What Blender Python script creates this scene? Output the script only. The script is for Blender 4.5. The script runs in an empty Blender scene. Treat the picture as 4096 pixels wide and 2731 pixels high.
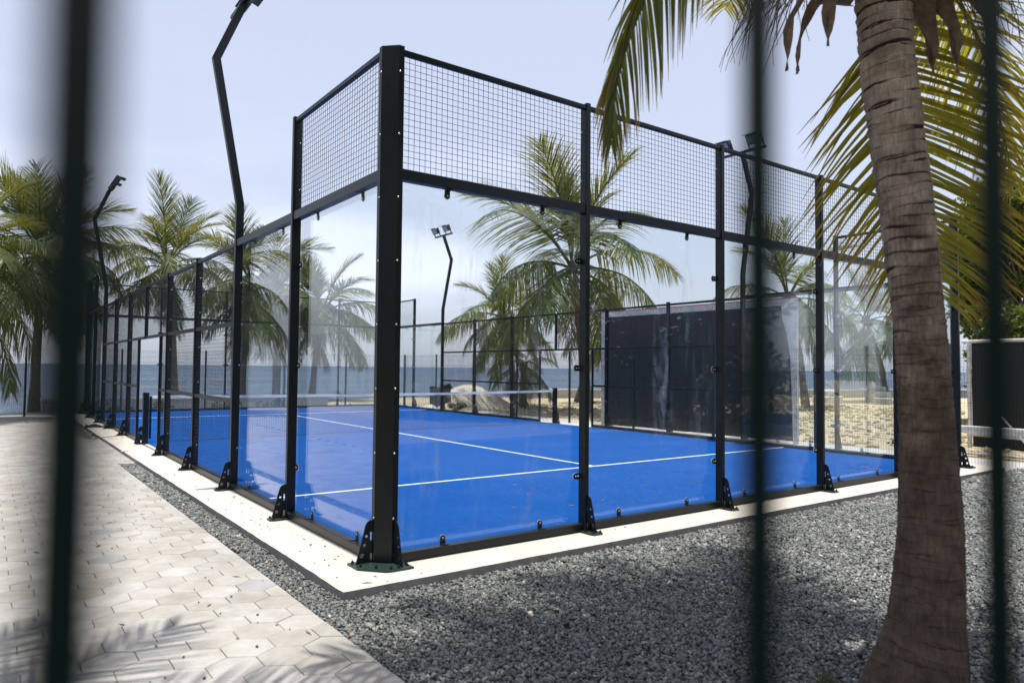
import bpy, bmesh, math, random
import numpy as np
from mathutils import Vector, Matrix

# ------------------------------------------------------------------ camera, sky, sun, exposure
S = bpy.context.scene
COL = S.collection
R_ = math.radians
CAM = Vector((-2.40933, -4.90827, 1.49424))
YAW, PITCH, ROLL = 0.635089, 0.037279, 0.009697
fw = Vector((math.cos(PITCH)*math.sin(YAW), math.cos(PITCH)*math.cos(YAW), math.sin(PITCH)))
rt = Vector((math.cos(YAW), -math.sin(YAW), 0)); up = rt.cross(fw)
rt, up = rt*math.cos(ROLL)+up*math.sin(ROLL), up*math.cos(ROLL)-rt*math.sin(ROLL)
cam = bpy.data.cameras.new('camera'); camo = bpy.data.objects.new('camera', cam); COL.objects.link(camo)
camo.matrix_world = Matrix(((rt.x, up.x, -fw.x, CAM.x), (rt.y, up.y, -fw.y, CAM.y), (rt.z, up.z, -fw.z, CAM.z), (0, 0, 0, 1)))
cam.sensor_width = 36; cam.lens = 2856.24/4096*36
cam.clip_start = 0.01; cam.clip_end = 60000
cam.dof.use_dof = True; cam.dof.focus_distance = 8.0; cam.dof.aperture_fstop = 2.1
S.camera = camo

SUN_EL, SUN_AZ = R_(87.6), R_(172)          # azimuth clockwise from +y
w = bpy.data.worlds.new('World'); S.world = w; w.use_nodes = True
nt = w.node_tree; nt.nodes.clear()
wo = nt.nodes.new('ShaderNodeOutputWorld'); bg = nt.nodes.new('ShaderNodeBackground')
sky = nt.nodes.new('ShaderNodeTexSky'); sky.sky_type = 'NISHITA'; sky.sun_disc = False
sky.sun_elevation = SUN_EL; sky.sun_rotation = SUN_AZ; sky.air_density = 1.0; sky.dust_density = 2.5; sky.ozone_density = 1.5
tc = nt.nodes.new('ShaderNodeTexCoord'); sep = nt.nodes.new('ShaderNodeSeparateXYZ')
mp = nt.nodes.new('ShaderNodeMapping'); mp.inputs['Scale'].default_value = (1, 1, 3.2)
nz = nt.nodes.new('ShaderNodeTexNoise'); nz.inputs['Scale'].default_value = 1.9; nz.inputs['Detail'].default_value = 7; nz.inputs['Roughness'].default_value = .46
rmp = nt.nodes.new('ShaderNodeMapRange'); rmp.inputs['From Min'].default_value = .44; rmp.inputs['From Max'].default_value = .66; rmp.interpolation_type = 'SMOOTHSTEP'
band = nt.nodes.new('ShaderNodeMapRange'); band.inputs['From Min'].default_value = .42; band.inputs['From Max'].default_value = .1; band.interpolation_type = 'SMOOTHSTEP'
mul = nt.nodes.new('ShaderNodeMath'); mul.operation = 'MULTIPLY'
mul2 = nt.nodes.new('ShaderNodeMath'); mul2.operation = 'MULTIPLY_ADD'; mul2.inputs[1].default_value = .52; mul2.inputs[2].default_value = .48
mx = nt.nodes.new('ShaderNodeMix'); mx.data_type = 'RGBA'; mx.inputs[7].default_value = (8.5, 8.95, 10.7, 1)
Lk = nt.links.new
Lk(tc.outputs['Generated'], mp.inputs['Vector']); Lk(mp.outputs[0], nz.inputs['Vector']); Lk(nz.outputs[0], rmp.inputs[0])
Lk(tc.outputs['Generated'], sep.inputs[0]); Lk(sep.outputs[2], band.inputs[0])
Lk(rmp.outputs[0], mul.inputs[0]); Lk(band.outputs[0], mul.inputs[1]); Lk(mul.outputs[0], mul2.inputs[0])
Lk(mul2.outputs[0], mx.inputs[0]); Lk(sky.outputs[0], mx.inputs[6]); Lk(mx.outputs[2], bg.inputs['Color'])
bg.inputs['Strength'].default_value = 0.091
Lk(bg.outputs[0], wo.inputs[0])
sun = bpy.data.lights.new('sun', 'SUN'); sun.energy = 3.9; sun.angle = R_(.53); sun.color = (1, .965, .90)
suno = bpy.data.objects.new('sun', sun); COL.objects.link(suno)
sd = Vector((math.sin(SUN_AZ)*math.cos(SUN_EL), math.cos(SUN_AZ)*math.cos(SUN_EL), math.sin(SUN_EL)))
suno.rotation_euler = sd.to_track_quat('Z', 'Y').to_euler(); suno.location = (0, 0, 30)
S.view_settings.view_transform = 'Standard'; S.view_settings.look = 'None'; S.view_settings.gamma = 1
S.view_settings.exposure = 0.5
S.cycles.use_denoising = True
try: S.cycles.denoiser = 'OPENIMAGEDENOISE'
except Exception: pass
S.cycles.max_bounces = 8; S.cycles.transparent_max_bounces = 32; S.cycles.caustics_reflective = False; S.cycles.caustics_refractive = False
S.cycles.sample_clamp_indirect = 6

# ------------------------------------------------------------------ helpers
random.seed(7)
RNG = np.random.default_rng(7)
G = 0.08; CW = 10 + 2*G; CL = 20 + 2*G      # court outer size

class MB:
    """collects geometry; build() links it as one mesh object"""
    def __init__(s): s.v = []; s.f = []; s.at = []
    def add(s, vs, fs, a=None):
        o = len(s.v); s.v += [tuple(x) for x in vs]; s.f += [tuple(i+o for i in f) for f in fs]
        s.at += (a if a is not None else [0.0]*len(vs))
        return s
    def box(s, x0, x1, y0, y1, z0, z1, b=0.0):
        if b <= 0:
            return s.add([(x0,y0,z0),(x1,y0,z0),(x1,y1,z0),(x0,y1,z0),(x0,y0,z1),(x1,y0,z1),(x1,y1,z1),(x0,y1,z1)],
                  [(0,3,2,1),(4,5,6,7),(0,1,5,4),(1,2,6,5),(2,3,7,6),(3,0,4,7)])
        bm = bmesh.new(); bmesh.ops.create_cube(bm, size=1)
        for v in bm.verts: v.co = Vector((x0+(v.co.x+.5)*(x1-x0), y0+(v.co.y+.5)*(y1-y0), z0+(v.co.z+.5)*(z1-z0)))
        bmesh.ops.bevel(bm, geom=list(bm.edges), offset=b, segments=1, affect='EDGES', profile=.5)
        bm.verts.index_update(); s.add([v.co[:] for v in bm.verts], [[v.index for v in f.verts] for f in bm.faces]); bm.free(); return s
    def prism(s, pts, z0, z1):
        n = len(pts)
        return s.add([(p[0],p[1],z0) for p in pts]+[(p[0],p[1],z1) for p in pts],
              [tuple(range(n-1,-1,-1)), tuple(range(n,2*n))]+[(i,(i+1)%n,n+(i+1)%n,n+i) for i in range(n)])
    def tube(s, pts, rad, n=8, cap=True, a=None):
        pts = [Vector(p) for p in pts]; m = len(pts)
        rad = rad if hasattr(rad, '__len__') else [rad]*m
        vs = []; ref = None
        for i, p in enumerate(pts):
            t = (pts[min(i+1,m-1)]-pts[max(i-1,0)]).normalized()
            if ref is None: ref = Vector((0,0,1)) if abs(t.z) < .9 else Vector((1,0,0))
            e1 = (ref - t*ref.dot(t)).normalized(); e2 = t.cross(e1); ref = e1
            for k in range(n):
                an = 2*math.pi*(k+.5)/n
                vs.append(p + e1*math.cos(an)*rad[i] + e2*math.sin(an)*rad[i])
        fs = [(i*n+k, i*n+(k+1)%n, (i+1)*n+(k+1)%n, (i+1)*n+k) for i in range(m-1) for k in range(n)]
        if cap: fs += [tuple(range(n-1,-1,-1)), tuple(range((m-1)*n, m*n))]
        return s.add(vs, fs, a)
    def wire(s, p, q, r=.002): return s.tube([p, q], r, 4, False)
    def mesh(s, name, mat, smooth=False, attr=None):
        m = bpy.data.meshes.new(name); m.from_pydata(s.v, [], s.f); m.materials.append(mat)
        if smooth: m.polygons.foreach_set('use_smooth', [True]*len(m.polygons))
        if attr:
            a = m.attributes.new(attr, 'FLOAT', 'POINT'); a.data.foreach_set('value', s.at)
        m.update(); return m
    def build(s, name, mat, parent=None, loc=(0,0,0), rot=(0,0,0), smooth=False, attr=None):
        return link(name, s.mesh(name, mat, smooth, attr), parent, loc, rot)

def link(name, mesh, parent=None, loc=(0,0,0), rot=(0,0,0), scale=None):
    o = bpy.data.objects.new(name, mesh); COL.objects.link(o); o.parent = parent
    o.location = loc; o.rotation_euler = rot
    if scale is not None: o.scale = (scale,)*3 if not hasattr(scale, '__len__') else scale
    return o
def tag(o, label=None, cat=None, group=None, kind=None):
    for k, v in (('label', label), ('category', cat), ('group', group), ('kind', kind)):
        if v: o[k] = v
    return o
def thing(name, label, cat, loc=(0,0,0), rz=0.0, group=None):
    return tag(link(name, None, None, loc, (0,0,rz)), label, cat, group)

# ------------------------------------------------------------------ materials
def newmat(name):
    m = bpy.data.materials.new(name); m.use_nodes = True; t = m.node_tree
    return m, t, t.nodes['Principled BSDF'], t.nodes['Material Output']
def N(t, typ, **kw):
    n = t.nodes.new(typ)
    for k, v in kw.items():
        if k in n.inputs: n.inputs[k].default_value = v
        else: setattr(n, k, v)
    return n
def ramp(t, stops, fac=None):
    n = t.nodes.new('ShaderNodeValToRGB'); e = n.color_ramp.elements
    while len(e) < len(stops): e.new(.5)
    for el, (p, c) in zip(e, stops): el.position = p; el.color = (*c, 1)
    if fac is not None: t.links.new(fac, n.inputs[0])
    return n
def mixc(t, fac, a, b, mode='MIX'):
    n = t.nodes.new('ShaderNodeMix'); n.data_type = 'RGBA'; n.blend_type = mode
    for i, x in ((0, fac), (6, a), (7, b)):
        if isinstance(x, (int, float)): n.inputs[i].default_value = x
        elif isinstance(x, tuple): n.inputs[i].default_value = (*x, 1)
        else: t.links.new(x, n.inputs[i])
    return n.outputs[2]
def noise(t, scale, detail=4, rough=.55, vec=None, stretch=None, coord='Object', offset_random=False):
    n = N(t, 'ShaderNodeTexNoise', Scale=scale, Detail=detail, Roughness=rough)
    c = t.nodes.new('ShaderNodeTexCoord'); src = c.outputs[coord] if vec is None else vec
    if offset_random:
        oi = t.nodes.new('ShaderNodeObjectInfo'); vm = N(t, 'ShaderNodeVectorMath', operation='SCALE'); vm.inputs['Scale'].default_value = 37.0
        cb = t.nodes.new('ShaderNodeCombineXYZ')
        for i in range(3): t.links.new(oi.outputs['Random'], cb.inputs[i])
        t.links.new(cb.outputs[0], vm.inputs[0])
        ad = N(t, 'ShaderNodeVectorMath', operation='ADD'); t.links.new(src, ad.inputs[0]); t.links.new(vm.outputs[0], ad.inputs[1]); src = ad.outputs[0]
    if stretch:
        m = t.nodes.new('ShaderNodeMapping'); m.inputs['Scale'].default_value = stretch; t.links.new(src, m.inputs[0]); src = m.outputs[0]
    t.links.new(src, n.inputs['Vector']); return n.outputs[0]
def bump(t, bsdf, h, strength=.3, dist=.01):
    b = N(t, 'ShaderNodeBump', Strength=strength, Distance=dist); t.links.new(h, b.inputs['Height']); t.links.new(b.outputs[0], bsdf.inputs['Normal'])
def simple(name, col, rough=.5, metal=0.0, var=.15, scale=6, bmp=0, spec=.5):
    m, t, b, o = newmat(name)
    n = noise(t, scale, 5)
    r = ramp(t, [(.25, tuple(c*(1-var) for c in col)), (.75, tuple(min(1, c*(1+var)) for c in col))], n)
    t.links.new(r.outputs[0], b.inputs['Base Color'])
    b.inputs['Roughness'].default_value = rough; b.inputs['Metallic'].default_value = metal; b.inputs['Specular IOR Level'].default_value = spec
    if bmp: bump(t, b, noise(t, scale*8, 6), bmp)
    return m
M = {}
# dark green-black powder coat with dust
def steel(name, col, dust):
    m, t, b, o = newmat(name)
    n = noise(t, 9, 6, .6, offset_random=True); fine = noise(t, 260, 2)
    c0 = ramp(t, [(.3, col), (.8, tuple(min(1, x*1.35+.004) for x in col))], n).outputs[0]
    dm = N(t, 'ShaderNodeMapRange'); dm.inputs['From Min'].default_value = .52; dm.inputs['From Max'].default_value = .8
    t.links.new(noise(t, 22, 7, .7, offset_random=True), dm.inputs[0])
    ml = N(t, 'ShaderNodeMath', operation='MULTIPLY'); t.links.new(dm.outputs[0], ml.inputs[0]); ml.inputs[1].default_value = dust
    t.links.new(mixc(t, ml.outputs[0], c0, (.30, .27, .22)), b.inputs['Base Color'])
    b.inputs['Roughness'].default_value = .36; b.inputs['Specular IOR Level'].default_value = .32
    bump(t, b, fine, .05, .002); return m
M['steel'] = steel('green_black_powder_coat', (.0030, .0068, .0085), .02)
M['plate'] = steel('dusty_green_base_plate', (.014, .030, .026), .22)
M['fencegreen'] = steel('green_fence_coat', (.006, .022, .020), .12)
M['bar'] = simple('dark_green_bar', (.0012, .0048, .0046), .85, 0, .2, 6, 0, .05)
M['wire'] = simple('dark_wire', (.012, .018, .02), .45)
M['clip'] = simple('black_clip', (.006, .007, .008), .35)
M['rubber'] = simple('white_rubber', (.6, .62, .62), .6)
M['screw'] = simple('steel_screw', (.62, .62, .60), .28, 1.0)
M['white'] = simple('white_band', (.72, .73, .75), .7, 0, .1, 20)
M['netcord'] = simple('black_net_cord', (.012, .013, .016), .8)
M['whitepaint'] = simple('weathered_white_paint', (.58, .57, .54), .65, 0, .3, 7, .1)
M['greysteel'] = simple('galvanised_tube', (.42, .43, .44), .35, .7, .2, 12)
M['black'] = simple('black_cloth', (.012, .012, .013), .9, 0, .4, 9, .2)
M['greyplastic'] = simple('grey_bin', (.10, .11, .12), .6)
M['weatherpole'] = simple('weathered_wood_pole', (.36, .33, .30), .85, 0, .25, 9, .2)
M['lampbody'] = simple('dark_floodlight', (.015, .02, .024), .35)
M['lens'] = simple('floodlight_lens', (.30, .34, .38), .12)

# glass: thin clear pane with a film of dust and dried water marks
def glass(name, film, marks):
    m, t, b, o = newmat(name); t.nodes.remove(b)
    lw = N(t, 'ShaderNodeLayerWeight'); lw.inputs['Blend'].default_value = .5
    p5 = N(t, 'ShaderNodeMath', operation='POWER'); t.links.new(lw.outputs['Facing'], p5.inputs[0]); p5.inputs[1].default_value = 5
    fr = N(t, 'ShaderNodeMath', operation='MULTIPLY_ADD'); t.links.new(p5.outputs[0], fr.inputs[0]); fr.inputs[1].default_value = .93; fr.inputs[2].default_value = .038
    tr = N(t, 'ShaderNodeBsdfTransparent'); tr.inputs[0].default_value = (.955, .975, .975, 1)
    gl = N(t, 'ShaderNodeBsdfGlossy'); gl.inputs['Roughness'].default_value = .0; gl.inputs['Color'].default_value = (.97, 1, 1, 1)
    m1 = N(t, 'ShaderNodeMixShader'); t.links.new(fr.outputs[0], m1.inputs[0]); t.links.new(tr.outputs[0], m1.inputs[1]); t.links.new(gl.outputs[0], m1.inputs[2])
    # dirt
    big = noise(t, 1.0, 3, .5, stretch=(2.6, 1, .42), offset_random=True)
    st = noise(t, 1.0, 6, .62, stretch=(16, 1, 1.5), offset_random=True)
    blot = noise(t, 1.0, 5, .6, stretch=(13, 1, 6), offset_random=True)
    a = N(t, 'ShaderNodeMapRange'); a.inputs['From Min'].default_value = .50; a.inputs['From Max'].default_value = .68; a.interpolation_type = 'SMOOTHSTEP'; t.links.new(big, a.inputs[0])
    c = N(t, 'ShaderNodeMapRange'); c.inputs['From Min'].default_value = .42; c.inputs['From Max'].default_value = .70; t.links.new(st, c.inputs[0])
    d = N(t, 'ShaderNodeMapRange'); d.inputs['From Min'].default_value = .38; d.inputs['From Max'].default_value = .68; t.links.new(blot, d.inputs[0])
    mm = N(t, 'ShaderNodeMath', operation='MULTIPLY'); t.links.new(a.outputs[0], mm.inputs[0]); t.links.new(c.outputs[0], mm.inputs[1])
    mn = N(t, 'ShaderNodeMath', operation='MULTIPLY'); t.links.new(mm.outputs[0], mn.inputs[0]); t.links.new(d.outputs[0], mn.inputs[1])
    fa = N(t, 'ShaderNodeMath', operation='MULTIPLY_ADD', use_clamp=True); t.links.new(mn.outputs[0], fa.inputs[0]); fa.inputs[1].default_value = marks; 
    soft = N(t, 'ShaderNodeMath', operation='MULTIPLY_ADD'); t.links.new(c.outputs[0], soft.inputs[0]); soft.inputs[1].default_value = film*.7; soft.inputs[2].default_value = film
    t.links.new(soft.outputs[0], fa.inputs[2])
    df = N(t, 'ShaderNodeBsdfDiffuse'); df.inputs[0].default_value = (.72, .76, .80, 1)
    tl = N(t, 'ShaderNodeBsdfTranslucent'); tl.inputs[0].default_value = (.72, .76, .80, 1)
    md = N(t, 'ShaderNodeMixShader'); md.inputs[0].default_value = .5; t.links.new(df.outputs[0], md.inputs[1]); t.links.new(tl.outputs[0], md.inputs[2])
    m2 = N(t, 'ShaderNodeMixShader'); t.links.new(fa.outputs[0], m2.inputs[0]); t.links.new(m1.outputs[0], m2.inputs[1]); t.links.new(md.outputs[0], m2.inputs[2])
    t.links.new(m2.outputs[0], o.inputs['Surface']); return m
M['glass'] = glass('dusty_court_glass', .005, .38)
M['glass2'] = glass('cleaner_court_glass', .006, .06)

# turf
def turf():
    m, t, b, o = newmat('blue_turf')
    n1 = noise(t, 420, 3, .7); n2 = noise(t, 1.3, 4, .6); n3 = noise(t, 90, 4, .7)
    c = ramp(t, [(.30, (.0005, .026, .15)), (.5, (.001, .066, .295)), (.72, (.008, .115, .43))], n1).outputs[0]
    c = mixc(t, .30, c, ramp(t, [(.3, (.0008, .046, .235)), (.7, (.003, .082, .33))], n2).outputs[0])
    c = mixc(t, .75, c, ramp(t, [(.32, (.36, .42, .50)), (.66, (1.5, 1.42, 1.32))], noise(t, 60, 6, .85)).outputs[0], 'MULTIPLY')
    wr = N(t, 'ShaderNodeMapRange'); wr.inputs['From Min'].default_value = .5; wr.inputs['From Max'].default_value = .8; wr.inputs['To Max'].default_value = .22; t.links.new(noise(t, .55, 7, .65), wr.inputs[0])
    c = mixc(t, wr.outputs[0], c, (.06, .16, .40))
    v = N(t, 'ShaderNodeTexVoronoi', Scale=55.0); tcc = t.nodes.new('ShaderNodeTexCoord'); t.links.new(tcc.outputs['Object'], v.inputs['Vector'])
    sp = N(t, 'ShaderNodeMath', operation='LESS_THAN'); sp.inputs[1].default_value = .055; t.links.new(v.outputs['Distance'], sp.inputs[0])
    th = N(t, 'ShaderNodeMath', operation='GREATER_THAN'); th.inputs[1].default_value = .60; t.links.new(noise(t, 9, 3), th.inputs[0])
    ml = N(t, 'ShaderNodeMath', operation='MULTIPLY'); t.links.new(sp.outputs[0], ml.inputs[0]); t.links.new(th.outputs[0], ml.inputs[1])
    c = mixc(t, ml.outputs[0], c, (.55, .58, .62))
    t.links.new(c, b.inputs['Base Color']); b.inputs['Roughness'].default_value = .95; b.inputs['Specular IOR Level'].default_value = .1
    bump(t, b, n1, .35, .004); return m
M['turf'] = turf()
M['line'] = simple('white_turf_line', (.74, .76, .80), .9, 0, .12, 200)

def concrete(name, lo, hi, stain, sc=1.0, edge=None):
    m, t, b, o = newmat(name)
    n1 = noise(t, 1.7*sc, 8, .62); n2 = noise(t, 34*sc, 6, .7); n3 = noise(t, 190, 3)
    c = ramp(t, [(.3, lo), (.7, hi)], n1).outputs[0]
    c = mixc(t, .22, c, ramp(t, [(.3, tuple(x*.6 for x in lo)), (.7, hi)], n2).outputs[0])
    mr = N(t, 'ShaderNodeMapRange'); mr.inputs['From Min'].default_value = .60; mr.inputs['From Max'].default_value = .75; t.links.new(noise(t, 5*sc, 7, .7), mr.inputs[0])
    c = mixc(t, mr.outputs[0], c, stain)
    t.links.new(c, b.inputs['Base Color']); b.inputs['Roughness'].default_value = .9; b.inputs['Specular IOR Level'].default_value = .25
    bump(t, b, n2, .18, .01); return m
M['slab'] = concrete('pale_concrete', (.52, .478, .415), (.60, .553, .485), (.47, .42, .355))
M['slabedge'] = concrete('rough_grey_concrete', (.17, .165, .16), (.32, .305, .29), (.13, .13, .12), 6)
M['path'] = concrete('grey_concrete_path', (.40, .40, .40), (.50, .49, .47), (.36, .34, .32))
M['joint'] = simple('sandy_paver_joint', (.34, .32, .285), .95, 0, .35, 30, .3)

def paver(name, stuff):
    m, t, b, o = newmat(name)
    if stuff:
        at = N(t, 'ShaderNodeAttribute', attribute_name='shade'); src = at.outputs['Fac']
    else:
        oi = t.nodes.new('ShaderNodeObjectInfo'); src = oi.outputs['Random']
    base = ramp(t, [(0, (.375, .355, .325)), (.12, (.42, .402, .375)), (.45, (.45, .433, .407)), (.8, (.47, .455, .432)), (.978, (.50, .488, .465)), (.985, (.36, .365, .37)), (1, (.38, .385, .39))], src)
    base.color_ramp.interpolation = 'LINEAR'
    geo = t.nodes.new('ShaderNodeNewGeometry')
    n1 = noise(t, 7, 7, .65, vec=geo.outputs['Position']); n2 = noise(t, 150, 4, .75, vec=geo.outputs['Position']); n3 = noise(t, 2.2, 5, .6, vec=geo.outputs['Position'])
    c = mixc(t, .72, base.outputs[0], ramp(t, [(.28, (.66, .64, .61)), (.68, (1.0, 1.0, 1.0))], n1).outputs[0], 'MULTIPLY')
    c = mixc(t, .55, c, ramp(t, [(.25, (.62, .62, .62)), (.6, (1, 1, 1))], n2).outputs[0], 'MULTIPLY')
    c = mixc(t, .7, c, ramp(t, [(.3, (.80, .76, .68)), (.6, (1, 1, 1))], n3).outputs[0], 'MULTIPLY')
    t.links.new(c, b.inputs['Base Color']); b.inputs['Roughness'].default_value = .88; b.inputs['Specular IOR Level'].default_value = .3
    bump(t, b, n2, .25, .004); return m
M['paver'] = paver('cement_paver', False); M['paver_s'] = paver('cement_paver_far', True)

def gravelmat():
    m, t, b, o = newmat('grey_green_gravel')
    at = N(t, 'ShaderNodeAttribute', attribute_name='shade')
    r = ramp(t, [(0, (.06, .063, .063)), (.35, (.155, .163, .155)), (.7, (.26, .268, .248)), (.94, (.41, .41, .382)), (.962, (.55, .49, .39)), (.985, (.45, .31, .21)), (1, (.68, .64, .56))], at.outputs['Fac'])
    c = mixc(t, .6, r.outputs[0], ramp(t, [(.3, (.6, .6, .6)), (.7, (1.15, 1.15, 1.15))], noise(t, 120, 4, .7)).outputs[0], 'MULTIPLY')
    t.links.new(c, b.inputs['Base Color']); b.inputs['Roughness'].default_value = .75; b.inputs['Specular IOR Level'].default_value = .35; return m
M['gravel'] = gravelmat()
def gravelbed():
    m, t, b, o = newmat('gravel_bed')
    v = N(t, 'ShaderNodeTexVoronoi', Scale=42.0); c0 = t.nodes.new('ShaderNodeTexCoord'); t.links.new(c0.outputs['Object'], v.inputs['Vector'])
    sx = t.nodes.new('ShaderNodeSeparateColor'); t.links.new(v.outputs['Color'], sx.inputs[0])
    r = ramp(t, [(0, (.04, .043, .045)), (.5, (.10, .106, .10)), (.9, (.19, .195, .18)), (1, (.3, .28, .24))], sx.outputs[0])
    t.links.new(r.outputs[0], b.inputs['Base Color']); b.inputs['Roughness'].default_value = .9
    bump(t, b, v.outputs['Distance'], -.8, .02); return m
M['bed'] = gravelbed()
def sandmat():
    m, t, b, o = newmat('sand')
    n1 = noise(t, .5, 6, .6); n2 = noise(t, 9, 8, .7)
    c = ramp(t, [(.3, (.46, .375, .235)), (.55, (.58, .49, .325)), (.8, (.64, .56, .40))], n1).outputs[0]
    c = mixc(t, .5, c, ramp(t, [(.3, (.34, .27, .165)), (.55, (.60, .51, .345)), (.8, (.66, .58, .43))], n2).outputs[0])
    t.links.new(c, b.inputs['Base Color']); b.inputs['Roughness'].default_value = .95; b.inputs['Specular IOR Level'].default_value = .1
    bump(t, b, n2, .8, .12); return m
M['sand'] = sandmat()
M['palesand'] = simple('pale_sand_heap', (.60, .54, .45), .95, 0, .10, 2.2, .5)
def seamat():
    m, t, b, o = newmat('sea_water')
    t.nodes.remove(b); df = N(t, 'ShaderNodeBsdfDiffuse'); df.inputs[0].default_value = (.036, .058, .100, 1)
    gl = N(t, 'ShaderNodeBsdfGlossy'); gl.inputs['Roughness'].default_value = .35; gl.inputs['Color'].default_value = (.8, .9, 1, 1)
    n1 = noise(t, .22, 7, .62); n2 = noise(t, 1.3, 6, .6)
    ad = N(t, 'ShaderNodeMath', operation='ADD'); t.links.new(n1, ad.inputs[0]); t.links.new(n2, ad.inputs[1])
    bp = N(t, 'ShaderNodeBump', Strength=1.0, Distance=.9); t.links.new(ad.outputs[0], bp.inputs['Height']); t.links.new(bp.outputs[0], gl.inputs['Normal']); t.links.new(bp.outputs[0], df.inputs['Normal'])
    ms = N(t, 'ShaderNodeMixShader'); ms.inputs[0].default_value = .16; t.links.new(df.outputs[0], ms.inputs[1]); t.links.new(gl.outputs[0], ms.inputs[2]); t.links.new(ms.outputs[0], o.inputs['Surface']); return m
M['sea'] = seamat()

def leafmat(name, green, yellow, dry, dryness, trans=.38, tmix=.35):
    m, t, b, o = newmat(name)
    at = N(t, 'ShaderNodeAttribute', attribute_name='tip'); oi = t.nodes.new('ShaderNodeObjectInfo')
    nn = noise(t, 3.1, 4, .6); n2 = noise(t, 26, 3, .6)
    g = ramp(t, [(.25, tuple(c*.62 for c in green)), (.75, tuple(c*1.3 for c in green))], nn).outputs[0]
    hs = N(t, 'ShaderNodeMath', operation='MULTIPLY_ADD'); t.links.new(oi.outputs['Random'], hs.inputs[0]); hs.inputs[1].default_value = .75; hs.inputs[2].default_value = -.08
    hm = N(t, 'ShaderNodeMath', operation='MULTIPLY', use_clamp=True); t.links.new(hs.outputs[0], hm.inputs[0]); t.links.new(n2, hm.inputs[1])
    g = mixc(t, hm.outputs[0], g, yellow)
    mr = N(t, 'ShaderNodeMapRange'); mr.inputs['From Min'].default_value = .62-dryness; mr.inputs['From Max'].default_value = 1.15-dryness
    aa = N(t, 'ShaderNodeMath', operation='MULTIPLY_ADD'); t.links.new(n2, aa.inputs[0]); aa.inputs[1].default_value = .5; t.links.new(at.outputs['Fac'], aa.inputs[2])
    sb = N(t, 'ShaderNodeMath', operation='SUBTRACT'); t.links.new(aa.outputs[0], sb.inputs[0]); sb.inputs[1].default_value = .25
    t.links.new(sb.outputs[0], mr.inputs[0])
    g = mixc(t, mr.outputs[0], g, dry)
    t.links.new(g, b.inputs['Base Color']); b.inputs['Roughness'].default_value = .42; b.inputs['Specular IOR Level'].default_value = .45
    tl = N(t, 'ShaderNodeBsdfTranslucent'); t.links.new(mixc(t, tmix, g, (.62, .52, .03), 'MIX'), tl.inputs[0])
    ms = N(t, 'ShaderNodeMixShader'); ms.inputs[0].default_value = trans
    t.links.new(b.outputs[0], ms.inputs[1]); t.links.new(tl.outputs[0], ms.inputs[2]); t.links.new(ms.outputs[0], o.inputs['Surface']); return m
M['frond'] = leafmat('palm_leaf', (.050, .098, .026), (.15, .16, .042), (.30, .22, .09), -.03)
M['frondnear'] = leafmat('near_palm_leaf', (.052, .092, .014), (.30, .25, .02), (.30, .14, .035), .05, .45, .38)
M['fronddry'] = leafmat('dry_palm_leaf', (.16, .115, .06), (.22, .16, .08), (.22, .15, .08), .2, .2)
M['broad'] = leafmat('broad_leaf', (.060, .115, .020), (.12, .17, .02), (.11, .15, .02), -.3, .42, .25)
M['darkleaf'] = leafmat('dark_evergreen_leaf', (.016, .030, .008), (.03, .045, .01), (.03, .04, .01), -.3, .12, .1)  # leaves of the added unseen wood, kept dark to quiet its reflections
M['frondgold'] = leafmat('golden_palm_leaf', (.075, .115, .014), (.40, .30, .02), (.36, .18, .03), .16, .5, .40)
M['shrub'] = leafmat('shrub_leaf', (.05, .08, .02), (.12, .13, .03), (.14, .13, .04), -.2, .3)

def trunkmat(name, lo, hi, scar):
    m, t, b, o = newmat(name)
    fib = noise(t, 1.0, 6, .7, stretch=(70, 70, 9)); blo = noise(t, 7, 6, .65); lich = noise(t, 24, 5, .7)
    c = ramp(t, [(.28, lo), (.72, hi)], blo).outputs[0]
    c = mixc(t, .65, c, ramp(t, [(.3, (.38, .36, .35)), (.7, (1.4, 1.4, 1.4))], fib).outputs[0], 'MULTIPLY')
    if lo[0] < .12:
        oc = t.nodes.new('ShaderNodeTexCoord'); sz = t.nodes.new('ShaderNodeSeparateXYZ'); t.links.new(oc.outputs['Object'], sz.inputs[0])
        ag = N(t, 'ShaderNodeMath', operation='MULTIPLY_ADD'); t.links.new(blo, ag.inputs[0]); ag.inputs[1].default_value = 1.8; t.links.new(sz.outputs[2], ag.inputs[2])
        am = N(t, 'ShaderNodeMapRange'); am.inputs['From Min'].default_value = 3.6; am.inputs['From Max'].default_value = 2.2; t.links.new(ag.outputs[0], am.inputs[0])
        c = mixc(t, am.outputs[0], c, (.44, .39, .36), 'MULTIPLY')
    at = N(t, 'ShaderNodeAttribute', attribute_name='scar'); c = mixc(t, at.outputs['Fac'], c, scar)
    mr = N(t, 'ShaderNodeMapRange'); mr.inputs['From Min'].default_value = .70; mr.inputs['From Max'].default_value = .78; t.links.new(lich, mr.inputs[0])
    c = mixc(t, mr.outputs[0], c, (.33, .30, .27))
    t.links.new(c, b.inputs['Base Color']); b.inputs['Roughness'].default_value = .92; b.inputs['Specular IOR Level'].default_value = .15
    bump(t, b, fib, .7, .008); return m
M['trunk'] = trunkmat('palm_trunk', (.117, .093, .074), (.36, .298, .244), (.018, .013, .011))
M['trunkfar'] = trunkmat('far_palm_trunk', (.13, .10, .08), (.24, .20, .16), (.07, .055, .045))
M['husk'] = simple('dry_palm_sheath', (.14, .10, .07), .9, 0, .45, 18, .6)
M['coconut'] = simple('brown_coconut', (.16, .10, .05), .6, 0, .4, 8)
M['bark'] = simple('tree_bark', (.10, .08, .06), .9, 0, .4, 7, .5)

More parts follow.
